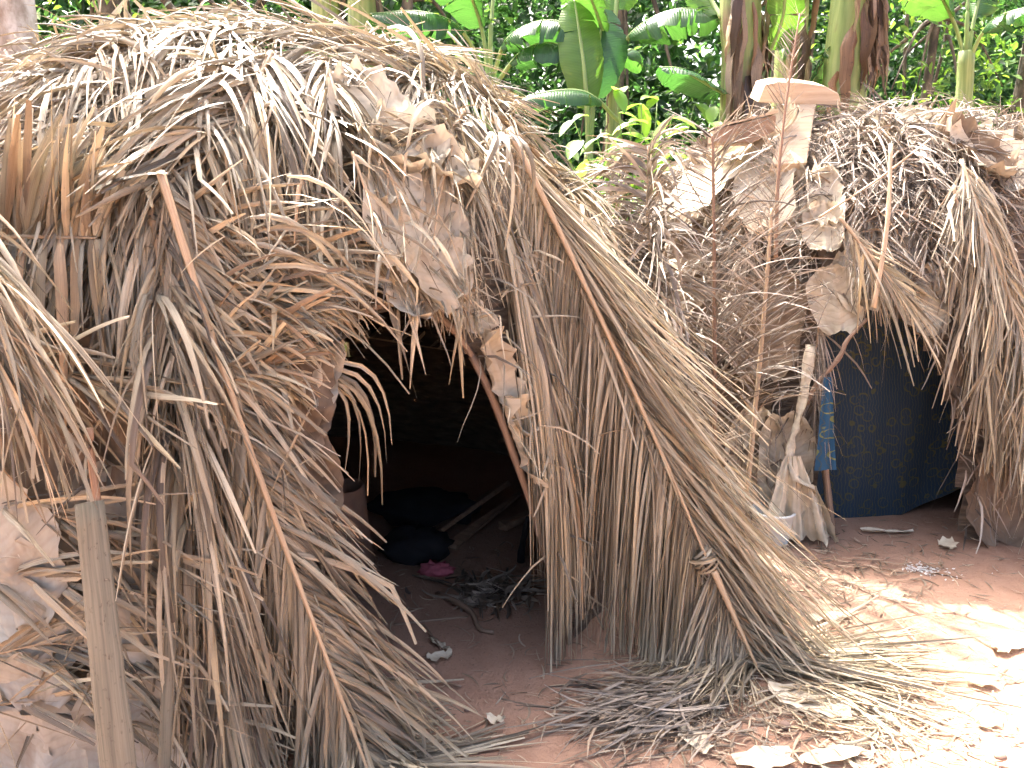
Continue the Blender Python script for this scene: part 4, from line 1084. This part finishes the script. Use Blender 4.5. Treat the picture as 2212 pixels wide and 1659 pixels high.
for (lab, x, y, L, w, az, m) in [
    ("small triangular pale leaf scrap on the path in front of the dark doorway", 950, 1428, 0.08, 0.05, 0.3, M_bdry),
    ("curled narrow leaf scrap touching the small triangular one on the path", 948, 1400, 0.10, 0.03, 2.4, M_bdry),
    ("bright white sunlit leaf lying near the fallen frond tips at lower right", 1745, 1520, 0.24, 0.13, -0.5, M_bdry),
    ("brown curled end beside the bright white sunlit leaf", 1690, 1495, 0.10, 0.05, 0.4, M_bdark),
    ("tan torn leaf scrap on the shaded earth below the fallen leaflets", 1500, 1608, 0.13, 0.07, 1.9, M_bdry),
    ("large sunlit pale leaf at the bottom edge right of center", 1650, 1650, 0.17, 0.09, 0.2, M_bdry),
    ("pale leaf strip lying in the sun near the bottom right corner", 1800, 1635, 0.2, 0.05, 0.3, M_bdry),
    ("crumpled tan leaf at the foot of the right edge frond", 2045, 1190, 0.10, 0.08, 1.2, M_bdry),
    ("grey leaf strip on the earth before the blue cloth", 1915, 1155, 0.22, 0.035, -0.15, M_bdry),
    ("sunlit pale leaf piece at the right edge of the bare ground", 2180, 1400, 0.16, 0.07, 0.5, M_bdry),
    ("small pale flake on the sunlit ground at lower right", 2130, 1560, 0.07, 0.04, 0.2, M_bdry),
    ("brown leaf flap lying among the fallen leaflets' tips", 1900, 1440, 0.14, 0.05, 0.1, M_bdark),
    ("orange tan leaf lying half buried beside the long leaflet tips", 1790, 1340, 0.16, 0.06, 0.1, M_bdry),
    ("pale leaf chip on the sunlit earth near the right edge", 2120, 1480, 0.09, 0.04, -0.3, M_bdry),
    ("small tan chip lying on the bare path at the bottom", 1070, 1565, 0.05, 0.03, -0.3, M_bdry)]:
    scrap("leaf_scrap", lab, x, y, L, w, az, gl, m)
for (lab, x, y, r) in [("round brown pebble below the bright white sunlit leaf", 1695, 1573, 0.018), ("reddish pebble on the path at the bottom center", 980, 1640, 0.016), ("small grey pebble on the path beside the fallen leaflets", 1010, 1536, 0.010),
                       ("brown pebble on the sunlit earth near the bottom right corner", 2160, 1640, 0.016), ("small stone lying right of the ash spot", 2030, 1290, 0.010)]:
    o = blob("pebble", lab, G(x, y), (r, r * 0.8, r * 0.7), M_stone, "pebble", int(x), 0.15, nu=12, nv=8); o["group"] = "pebbles"

def litter(name, label, n, sampler, L, w, mat, zl=0.01, curl=0.25, tmean=0.5, cat=None):
    g = np.random.default_rng(len(name) * 7 + n)
    P0 = np.array([sampler(g) for _ in range(n)])
    az = P0[:, 2] if P0.shape[1] > 2 else g.uniform(0, 2 * math.pi, n)
    D = np.stack([np.cos(az), np.sin(az), np.zeros(n)], -1)
    LL = L * g.uniform(0.25, 1.3, n); nseg = 4
    d = D.copy(); p = np.stack([P0[:, 0], P0[:, 1], np.zeros(n)], -1); pts = [p]
    bend = g.normal(0, curl, n)
    for k in range(nseg):
        ca, sa = np.cos(bend), np.sin(bend)
        d = np.stack([d[:, 0] * ca - d[:, 1] * sa, d[:, 0] * sa + d[:, 1] * ca, d[:, 2]], -1)
        p = p + d * (LL / nseg)[:, None]; pts.append(p)
    pts = np.stack(pts, 1)
    pts[..., 2] = ground_z(pts[..., 0], pts[..., 1]) + 0.004 + (g.random((n, 1)) ** 1.5) * zl + g.normal(0, 0.3, (n, 1)) * zl * np.linspace(-0.5, 0.5, 5)[None]
    pts[..., 2] = np.maximum(pts[..., 2], ground_z(pts[..., 0], pts[..., 1]) + 0.002)
    N = np.tile(np.array([0, 0, 1.0]), (n, 5, 1))
    V, F, uv = ribbons(pts, N, w * g.uniform(0.3, 1.4, n), g, roll=0.35)
    tint = np.stack([np.clip(g.normal(tmean, 0.25, n), 0, 1), g.random(n), g.random(n)], -1)
    o = joinrib(name, V, F, uv, tint, mat, None, (0, 0, 0), kind="stuff"); o["label"] = label
    return o
def near(px, py, sx, sy, az=None, saz=0.5):
    def f(g):
        q = G(px + g.normal(0, sx), min(1900, max(900, py + g.normal(0, sy))))
        return (q[0], q[1], g.uniform(0, 6.28) if az is None else az + g.normal(0, saz))
    return f
litter("fallen_leaflets", "loose fallen palm leaflets spread on the earth right of the doorway", 420, near(1450, 1535, 75, 36, 3.5, 0.35), 0.24, 0.008, M_grey, 0.05, 0.08, 0.45)
litter("fallen_leaflets", "loose leaflets lying at the tips of the slanting frond in the sun", 300, near(1780, 1490, 90, 55, -0.45, 0.5), 0.20, 0.008, M_straw, 0.035, 0.2, 0.6)
litter("fallen_leaflets", "loose leaflets at the foot of the left leaning frond", 200, near(810, 1590, 30, 50, -0.35, 0.5), 0.18, 0.009, M_straw, 0.05, 0.12, 0.5)
litter("straw_litter", "small straw bits strewn over the trodden earth", 1500, lambda g: (g.uniform(-0.6, 3.0), g.uniform(1.5, 3.6), g.uniform(0, 6.28)), 0.07, 0.005, M_litter, 0.006, 0.2, 0.5)
litter("straw_litter", "straw bits gathered below the smaller hut's front", 420, near(1780, 1250, 130, 45), 0.10, 0.006, M_litter, 0.01, 0.2, 0.45)
litter("straw_litter", "straw bits around the fallen frond tips", 700, near(1700, 1560, 260, 60), 0.09, 0.006, M_litter, 0.012, 0.2, 0.7)
litter("leaf_rubbish", "dark leaf rubbish on the floor by the right jamb of the doorway", 220, near(1060, 1285, 45, 14), 0.12, 0.016, M_grey, 0.03, 0.3, 0.35)
def ash():
    g = np.random.default_rng(5); n = 260
    V, F = [], []
    c = G(1990, 1240)
    for k in range(n):
        r = abs(g.normal(0, 1)); a = g.uniform(0, 6.28)
        x, y = c[0] + 0.055 * r * math.cos(a) + 0.03 * r * r * 0.3, c[1] + 0.035 * r * math.sin(a)
        s = g.uniform(0.002, 0.007); th = g.uniform(0, 6.28); z = float(ground_z(x, y)) + 0.004 + g.random() * 0.004
        o = len(V)
        for q in range(4):
            V.append((x + s * math.cos(th + q * 1.57) * g.uniform(0.6, 1.2), y + s * math.sin(th + q * 1.57), z + g.normal(0, 0.0015)))
        F.append((o, o + 1, o + 2, o + 3))
    m = mk("ash_spot", np.array(V), F, M_ash, None, c, smooth=False, kind="stuff"); m.location = c
    m["label"] = "small spot of grey white ash on the earth before the blue cloth"
ash()

# ------------------------------------------------------------------ banana plants behind the huts
def blade(path, width, g, parent, origin, mat, t0=0.0, tears=6, droop=(0.5, 0.5), up=(0, 0, 1), tipw=0.15, n=30, bright=0.5, wave=0.03):
    C = curve(path, n)
    T = unit(np.gradient(C, axis=0)); upv = np.asarray(up, float)
    S = unit(np.cross(T, upv)); N = np.cross(S, T)
    k0 = int(t0 * (n - 1))
    v, f, u = tube(C, np.linspace(0.022, 0.006, n), 7, 0.8, up)
    rib = mk("leaf", v, f, M_pet, parent, origin, u)
    Vs, Fs, UV, TT = [], [], [], []
    o = 0; nv = 6
    tt = np.linspace(0, 1, n - k0)
    prof = np.clip(np.sin(np.pi * np.clip(tt * 0.93 + 0.045, 0, 1)), 0, 1) ** 0.5
    Ln = np.concatenate([[0], np.cumsum(np.linalg.norm(np.diff(C, axis=0), axis=1))])
    for sd, sg in enumerate((1, -1)):
        cuts = sorted(set([0, n - k0 - 1] + list(g.integers(2, n - k0 - 2, tears))))
        for a, b in zip(cuts[:-1], cuts[1:]):
            dr = droop[sd] * g.uniform(0.75, 1.35); sh = g.normal(0, 0.03)
            for i in range(a, b + 1):
                c = C[k0 + i]; w = width / 2 * prof[i] * (1 - 0.05 * g.random())
                if (i == a and a > 0) or (i == b and b < n - k0 - 1): w *= g.uniform(0.9, 1.0)
                gap = 0.0
                if i == b and b < n - k0 - 1: gap = -0.35
                for q in range(nv):
                    s = q / (nv - 1)
                    an = dr * s
                    p = c + sg * S[k0 + i] * w * s * math.cos(an) - N[k0 + i] * w * s * math.sin(an) + T[k0 + i] * (s * (0.12 + sh) * w + gap * s * 0.03) + N[k0 + i] * (wave * w * math.sin(i * 1.1 + 4 * s) * s)
                    Vs.append(p); UV.append((s, Ln[k0 + i] - s * 0.05)); TT.append((bright, 0.5 + 0.2 * math.sin(i * 3.1), 0))
            m = b - a
            for i in range(m):
                for q in range(nv - 1):
                    k = o + i * nv + q
                    Fs.append((k, k + 1, k + nv + 1, k + nv))
            o += (m + 1) * nv
    mk("leaf_blade", np.array(Vs), np.array(Fs), mat, rib, origin, np.array(UV), np.array(TT))

def stem(path, r0, r1, parent, origin, g, brown=0.0, sheaths=8, name="pseudostem", rs=None):
    C = curve(path, 22)
    v, f, u = tube(C, np.linspace(r0, r1, 22) * (1 + 0.03 * np.sin(np.arange(22) * 1.3)), 18, 1.0, (0, 1, 0), jitter=r0 * 0.02)
    mk(name, v, f, M_stem, parent, origin, u, np.tile(np.array([[0, 0, brown]]), (len(v), 1)))
    for k in range(int(sheaths * 2.2)):            # overlapping sheath bases and dead hanging leaves
        t = g.uniform(0.25, 0.95); i = int(t * 21)
        a = g.uniform(-2.4, 0.6) ; rr = (r0 + (r1 - r0) * t) * 1.04
        d = np.array([math.cos(a), math.sin(a), 0.0])
        L = g.uniform(0.35, 0.9); n = 9
        q = np.linspace(0, 1, n)[:, None]
        out = rr + (0.02 + 0.05 * g.random()) * np.sin(q[:, 0] * math.pi)
        base = C[i] - np.array([0, 0, 1.0]) * q * L
        cc = base + d * out[:, None] + g.normal(0, 0.008, (n, 3))
        V, F, uv = ribbons(cc[None], np.tile(d, (1, n, 1)), np.array([rr * g.uniform(0.2, 0.75)]), g, fold=0.45, roll=0.35, twist=0.9, tip=0.08)
        mk("dry_sheath", V[0], F, M_sheath, parent, origin, uv[0], np.tile(np.array([[g.random(), g.random(), 0]]), (V.shape[1], 1)))

gbn = np.random.default_rng(55)
def plant(label, basepx, Y):
    b = W(basepx, 400, Y); b = np.array([b[0], b[1], 0.0])
    e = empty("banana_plant", b); tag(e, label, "banana plant", "banana plants"); return e, b
def wl(Y, *px): return [W(x, y, Y + (k if isinstance(k, float) else 0)) for (x, y, k) in [(p + (0,))[:3] for p in px]]

e, b = plant("thick green banana stem just above the larger hut's roof, left one of a pair", 705, 6.5)
stem([b, W(705, 60, 6.5), W(690, -300, 6.5)], 0.14, 0.09, e, b, gbn, 0.0, 3)
blade(wl(6.5, (720, 40), (745, -40), (800, -120, -0.3), (900, -160, -0.6)), 0.5, gbn, e, b, M_ban, 0.4)
e, b = plant("yellow green banana stem with brown dry edges above the larger hut's roof", 783, 6.3)
stem([b, W(783, 60, 6.3), W(780, -300, 6.3)], 0.13, 0.09, e, b, gbn, 0.12, 6)

e, b = plant("young banana plant with fanned leaf stalks behind the middle of the larger hut", 1056, 6.4)
stem([b, W(1056, 330, 6.4), W(1056, 165, 6.4)], 0.10, 0.055, e, b, gbn, 0.0, 3)
blade(wl(6.4, (1054, 190), (1025, 110, -0.1), (980, 50, -0.2), (900, 25, -0.35), (800, 30, -0.5)), 0.55, gbn, e, b, M_ban, 0.38, 7, (0.6, 0.7), bright=0.2)
blade(wl(6.4, (1056, 180), (1040, 60), (1000, -40, -0.2), (930, -110, -0.5)), 0.5, gbn, e, b, M_ban, 0.35, 6, (0.6, 0.6), bright=0.3)
blade(wl(6.4, (1058, 180), (1062, 40), (1080, -100, 0.1), (1120, -200, 0.2)), 0.5, gbn, e, b, M_ban, 0.45, 5, (0.3, 0.3), bright=0.8)
blade(wl(6.4, (1060, 185), (1090, 95, -0.1), (1140, 55, -0.2), (1200, 45, -0.3), (1260, 70, -0.4)), 0.5, gbn, e, b, M_ban, 0.3, 7, (0.7, 0.8), bright=0.3)
blade(wl(6.4, (1060, 200), (1110, 130, -0.1), (1150, 100, -0.2), (1200, 95, -0.3), (1262, 125, -0.4)), 0.42, gbn, e, b, M_ban, 0.3, 6, (0.8, 0.9), bright=0.15)

e, b = plant("banana plant with two tall upright leaves, one glowing yellow green, between the huts", 1270, 5.9)
stem([b, W(1270, 420, 5.9), W(1272, 330, 5.9)], 0.06, 0.03, e, b, gbn, 0.0, 2)
blade(wl(5.9, (1272, 330), (1268, 240), (1262, 150, -0.02), (1250, 60, 0.05), (1240, -5, 0.15)), 0.34, gbn, e, b, M_ban, 0.30, 1, (0.25, 0.35), up=(0.1, -1, 0.2), bright=1.0, wave=0.01)
blade(wl(5.95, (1274, 330), (1280, 240), (1286, 160), (1296, 80, 0.1), (1305, 20, 0.2)), 0.44, gbn, e, b, M_ban, 0.35, 2, (0.3, 0.3), up=(-0.1, -1, 0.3), bright=0.1, wave=0.01)
blade(wl(5.9, (1376, 290), (1330, 255, -0.1), (1290, 215, -0.2), (1240, 195, -0.3), (1150, 205, -0.4), (1120, 225, -0.45)), 0.34, gbn, e, b, M_ban, 0.4, 3, (0.5, 0.7), bright=0.35)
e, b = plant("slender banana stem with drooping torn leaves left of the thick brown trunk", 1322, 6.2)
stem([b, W(1326, 300, 6.2), W(1320, 120, 6.2)], 0.085, 0.05, e, b, gbn, 0.05, 6)
blade(wl(6.2, (1320, 150), (1305, 80, -0.1), (1282, 10, -0.2), (1250, -60, -0.3)), 0.45, gbn, e, b, M_ban, 0.4, 4, (0.6, 0.6), bright=0.6)
blade(wl(6.2, (1320, 140), (1330, 30), (1340, -100, 0.1), (1360, -180, 0.2)), 0.5, gbn, e, b, M_ban, 0.35, 4, (0.5, 0.5), bright=0.7)
blade(wl(6.2, (1322, 150), (1355, 85, -0.1), (1400, 45, -0.2), (1470, 20, -0.3), (1560, 25, -0.4)), 0.5, gbn, e, b, M_ban, 0.28, 5, (0.75, 0.75), bright=0.4)
blade(wl(6.2, (1320, 170), (1345, 120, 0.1), (1370, 110, 0.3), (1390, 150, 0.5)), 0.26, gbn, e, b, M_ban, 0.35, 3, (1.0, 1.0), bright=0.5)
e, b = plant("thick brown banana trunk wrapped in dead sheaths left of the wooden board", 1598, 5.7)
stem([b, W(1598, 220, 5.7), W(1600, 0, 5.7), W(1605, -300, 5.7)], 0.15, 0.12, e, b, gbn, 0.16, 22)
blade(wl(5.7, (1575, 205), (1545, 190, -0.1), (1500, 165, -0.2), (1465, 148, -0.3), (1425, 145, -0.35)), 0.36, gbn, e, b, M_ban, 0.1, 4, (0.6, 0.5), bright=0.15)
blade(wl(5.7, (1640, 190), (1660, 120), (1690, 40, -0.1), (1700, -60, -0.2)), 0.3, gbn, e, b, M_ban, 0.35, 3, (0.5, 0.5), bright=0.8)
blade(wl(5.7, (1560, 40), (1535, 0, 0.1), (1500, -60, 0.2), (1460, -100, 0.3)), 0.4, gbn, e, b, M_ban, 0.1, 3, (0.5, 0.5), bright=0.8)
blade(wl(5.75, (1634, 240), (1650, 150), (1668, 70), (1690, 10)), 0.16, gbn, e, b, M_ban, 0.6, 1, (0.3, 0.3), bright=0.9)
e, b = plant("mottled banana trunk standing right behind the wooden board", 1706, 6.1)
stem([b, W(1704, 180, 6.1), W(1712, 0, 6.1), W(1718, -300, 6.1)], 0.125, 0.10, e, b, gbn, 0.10, 10)
blade(wl(6.0, (1735, 210), (1765, 150, -0.05), (1790, 110, -0.1), (1830, 70, -0.2)), 0.36, gbn, e, b, M_ban, 0.1, 3, (0.5, 0.5), bright=0.4)
blade(wl(6.1, (1700, 60), (1695, 100, -0.2), (1690, 130, -0.25)), 0.10, gbn, e, b, M_ban, 0.1, 1, (0.5, 0.5), bright=1.0)
e, b = plant("stout yellow green banana trunk with hanging brown leaves, right of the wooden board", 1840, 5.8)
stem([b, W(1822, 215, 5.8), W(1845, 0, 5.8), W(1872, -300, 5.8)], 0.17, 0.135, e, b, gbn, 0.02, 8)
for k in range(26):
    x = gbn.uniform(1868, 1912); c = curve([W(x - 10, -60, 5.7), W(x, 60, 5.65), W(x + gbn.normal(0, 8), gbn.uniform(130, 235), 5.65)], 10) + gbn.normal(0, 0.01, (10, 3))
    V, F, uv = ribbons(c[None], np.tile(np.array([0.2, -1, 0]), (1, 10, 1)), np.array([gbn.uniform(0.02, 0.07)]), gbn, fold=0.45, roll=0.7, twist=1.6, tip=0.1)
    mk("dead_leaf", V[0], F, M_sheath, e, b, uv[0], np.tile(np.array([[gbn.random(), gbn.random(), 0]]), (V.shape[1], 1)))
e, b = plant("thin young banana plant at the upper right edge of the clearing", 2082, 7.0)
stem([b, W(2078, 270, 7.0), W(2088, 110, 7.0)], 0.09, 0.06, e, b, gbn, 0.02, 4)
blade(wl(7.0, (2084, 130), (2065, 60), (2030, -10, -0.1), (1980, -60, -0.3)), 0.5, gbn, e, b, M_ban, 0.4, 4, (0.6, 0.6), bright=0.6)
blade(wl(7.0, (2086, 120), (2090, 20), (2095, -120, 0.1)), 0.4, gbn, e, b, M_ban, 0.5, 3, (0.5, 0.5), bright=0.6)
blade(wl(7.0, (2090, 140), (2120, 75, -0.1), (2160, 35, -0.2), (2240, 10, -0.4)), 0.42, gbn, e, b, M_ban, 0.4, 4, (0.6, 0.6), bright=0.2)
blade(wl(7.0, (2088, 130), (2105, 40), (2130, -60, 0.1)), 0.4, gbn, e, b, M_ban, 0.5, 3, (0.6, 0.6), bright=0.6)

# ------------------------------------------------------------------ forest
def leaf_mesh(P, size, g, tint, droop=0.5, aspect=0.46):
    n = len(P)
    D = g.normal(0, 1, (n, 3)); D[:, 2] = D[:, 2] * 0.5 - droop; D[:, 1] -= 0.3; D = unit(D)
    S = unit(np.cross(D, g.normal(0, 0.5, (n, 3)) + np.array([0, -0.3, 1.0]))); N = np.cross(S, D)
    s = size[:, None]; w = s * aspect * 0.5
    base = P; tip = P + D * s - N * s * 0.10
    l1 = P + D * s * 0.28 + S * w * 0.85 + N * w * 0.3; l2 = P + D * s * 0.66 + S * w * 0.8 + N * w * 0.2
    r1 = P + D * s * 0.28 - S * w * 0.85 + N * w * 0.3; r2 = P + D * s * 0.66 - S * w * 0.8 + N * w * 0.2
    V = np.stack([base, l1, l2, tip, r2, r1], 1)
    F = np.array([[0, 1, 2, 3], [0, 3, 4, 5]])
    FF = (F[None] + (np.arange(n) * 6)[:, None, None]).reshape(-1, 4)
    return V.reshape(-1, 3), FF, np.repeat(tint, 6, 0)
def clump_points(c, r, n, g, shell=0.55):
    d = unit(g.normal(0, 1, (n, 3))); rad = shell + (1 - shell) * g.random(n) ** 0.7
    return np.asarray(c) + d * rad[:, None] * np.asarray(r)
def crown(name, label, clumps, per, size, g, mat, parent=None, origin=(0, 0, 0), kind=None, tm=0.45, cat=None, droop=0.5):
    Ps, Ss, Ts = [], [], []
    for (c, r) in clumps:
        n = max(8, int(per * (np.prod(np.asarray(r)) ** (2 / 3)) / 0.25))
        p = clump_points(c, r, n, g); Ps.append(p); Ss.append(size * g.uniform(0.5, 1.4, n))
        b = g.normal(tm, 0.15)
        Ts.append(np.stack([np.clip(g.normal(b, 0.2, n), 0, 1), g.random(n), g.random(n)], -1))
    V, F, t = leaf_mesh(np.vstack(Ps), np.concatenate(Ss), g, np.vstack(Ts), droop)
    o = mk(name, V, F, mat, parent, origin, None, t, smooth=False, kind=kind)
    if label: o["label"] = label
    if cat: o["category"] = cat
    return o
gf = np.random.default_rng(77)
# the wall of undergrowth and vines closing the clearing
cl = []
for k in range(340):
    x = gf.uniform(-9, 11); y = 10.2 + gf.random() * 2.2 + 0.015 * x * x; z = gf.uniform(0.2, 5.6)
    r = gf.uniform(0.4, 0.95); cl.append(((x, y, z), (r, r * 0.7, r * gf.uniform(0.7, 1.3))))
crown("forest_undergrowth", "dense dark green wall of leaves and vines behind the banana plants", cl, 62, 0.115, gf, M_for, kind="stuff", tm=0.35)
cl = []
for k in range(330):
    x = gf.uniform(-16, 20); y = 14 + gf.random() * 7; z = gf.uniform(0.2, 12)
    r = gf.uniform(1.0, 2.0); cl.append(((x, y, z), (r, r * 0.8, r)))
crown("forest_undergrowth", "farther dark leaf mass of the forest", cl, 46, 0.34, gf, M_for, kind="stuff", tm=0.2)
cl = []
for k in range(60):
    x = gf.uniform(-4, 6); y = gf.uniform(7.2, 9.6); z = gf.uniform(0.1, 1.0)
    r = gf.uniform(0.3, 0.6); cl.append(((x, y, z), (r, r, r)))
crown("ground_cover", "low green plants on the forest edge behind the huts", cl, 60, 0.10, gf, M_bush, kind="stuff", tm=0.4)

def tree(label, x, y, r, h, clumps, size, per, barkm, leafm, lean=(0, 0), tm=0.5):
    b = np.array([x, y, 0.0]); e = empty("forest_tree", b); tag(e, label, "tree", "forest trees")
    C = curve([b + np.array([0, 0, -0.05]), b + np.array([lean[0] * 0.4, lean[1] * 0.4, h * 0.45]), b + np.array([lean[0], lean[1], h])], 18)
    v, f, u = tube(C, r * np.linspace(1.15, 0.45, 18) * (1 + 0.03 * gf.normal(0, 1, 18)), 14, 1, (0, 1, 0), jitter=r * 0.02)
    mk("trunk", v, f, barkm, e, b, u)
    for (c, rr) in clumps[:6]:
        st = C[12]; v, f, u = tube(curve([st, (st + np.asarray(c)) / 2 + np.array([0, 0, 0.2]), np.asarray(c)], 8), np.linspace(r * 0.35, r * 0.1, 8), 7); mk("limb", v, f, barkm, e, b, u)
    crown("crown", None, clumps, per, size, gf, leafm, e, b, tm=tm)
# pale trunk at the upper left
p0 = W(28, 100, 4.9)
tree("pale grey mottled tree trunk at the upper left corner", p0[0], p0[1], 0.15, 7.5, [((p0[0] - 0.8 + dx, p0[1] + 0.6 + dy, 8.0 + dz), (0.9, 0.9, 0.6)) for dx, dy, dz in ((0, 0, 0), (1.0, 0.6, 0.4), (-1.0, 0.8, 0.3), (0.2, 1.4, 0.8))], 0.14, 22, M_bark, M_for)
for (lab, x, y, r, h, n, m, tm) in [
    ("dark tree behind the left end of the larger hut", -4.2, 9.2, 0.16, 6.0, 9, M_for, 0.3), ("slim tree with sunlit leaves above the larger hut's left roof", -2.6, 8.8, 0.07, 4.6, 8, M_bush, 0.7),
    ("leafy tree seen between the paired banana stems and the young banana plant", -1.2, 9.6, 0.09, 5.2, 8, M_for, 0.45), ("shady tree behind the glowing banana leaf", 1.2, 10.0, 0.12, 6.5, 9, M_for, 0.25),
    ("vine hung tree behind the thick brown banana trunk", 3.0, 9.6, 0.12, 6.2, 9, M_for, 0.45), ("slim tree with glittering sunlit leaves right of the stout banana trunk", 4.3, 9.0, 0.06, 4.8, 10, M_bush, 0.6),
    ("leafy tree filling the upper right corner", 5.4, 9.2, 0.10, 5.4, 11, M_bush, 0.35)]:
    cs = []
    for k in range(n * 2):
        rr = gf.uniform(0.35, 0.7); cs.append(((x + gf.normal(0, 0.8), y + gf.normal(0, 0.4), gf.uniform(1.8, h + 0.6)), (rr, rr, rr * 0.8)))
    tree(lab, x, y, r, h, cs, 0.10, 44, M_bark2, m, (gf.normal(0, 0.2), 0), tm)
# hanging vines
for (lab, px) in (("thin dark vine hanging left of the thick brown banana trunk", 1545), ("thin vine hanging between the mottled and the stout banana trunks", 1775), ("dark vine hanging just right of the stout banana trunk", 1950),
                  ("slack vine hanging left of the thin young banana plant", 2020), ("vine hanging at the extreme upper right", 2190)):
    b_ = W(px, 200, 9.2); x, y = b_[0], b_[1]
    c = curve([np.array([x, y, 5.5]), np.array([x + gf.normal(0, 0.15), y, 3]), np.array([x + gf.normal(0, 0.25), y, 0.3])], 14)
    v, f, u = tube(c, gf.uniform(0.010, 0.02), 5)
    o = mk("hanging_vine", v, f, M_bark2, None, c[-1], u); o.location = c[-1]
    tag(o, lab, "vine", "hanging vines")

# bright bush between the huts
def bush():
    b = W(1400, 420, 5.2); b = np.array([b[0], b[1], 0.0])
    e = empty("leafy_bush", b); tag(e, "bush with bright sunlit yellow green leaves rising between the two huts", "bush")
    g = np.random.default_rng(9)
    tips = [(1330, 195), (1385, 225), (1420, 215), (1450, 255), (1500, 225), (1535, 265), (1480, 285), (1360, 265), (1410, 300), (1330, 330), (1440, 330), (1290, 300), (1240, 260), (1220, 330), (1300, 380), (1390, 370), (1480, 350)]
    for k, (x, y) in enumerate(tips):
        tp = W(x, y, 5.2 + g.normal(0, 0.15))
        c = curve([b + np.array([0, 0, 0.4]), (b + tp) / 2 + np.array([0, 0, 0.35]), tp], 14)
        v, f, u = tube(c, np.linspace(0.012, 0.003, 14), 5); tw = mk("twig", v, f, M_pet, e, b, u)
        for j in range(10):
            p = c[13 - int(j * 0.7)]
            d = np.array([g.normal(0, 1), g.normal(-0.3, 0.6), g.normal(-0.1, 0.5)]); d = unit(d)
            L = g.uniform(0.10, 0.18); n = 6
            q = np.linspace(0, 1, n)[:, None]
            cc = p + d * q * L - np.array([0, 0, 1]) * q * q * L * 0.35
            N = np.tile(np.array([0, -0.2, 1.0]), (1, n, 1))
            T = unit(np.gradient(cc, axis=0)); S = unit(np.cross(T, np.array([0, -0.2, 1.0]))); NN = np.cross(S, T)
            w = 0.62 * L * np.sin(np.pi * np.clip(q[:, 0] * 0.92 + 0.06, 0, 1)) ** 0.8
            V = np.stack([cc - S * w[:, None] / 2 + NN * w[:, None] * 0.15, cc, cc + S * w[:, None] / 2 + NN * w[:, None] * 0.15], 1).reshape(-1, 3)
            F = np.array([fc for i in range(n - 1) for fc in ((i * 3, i * 3 + 1, i * 3 + 4, i * 3 + 3), (i * 3 + 1, i * 3 + 2, i * 3 + 5, i * 3 + 4))])
            mk("leaf", V, F, M_bush, tw, b, None, np.tile(np.array([[g.uniform(0.4, 1), g.uniform(0.4, 1), 0]]), (len(V), 1)))
bush()
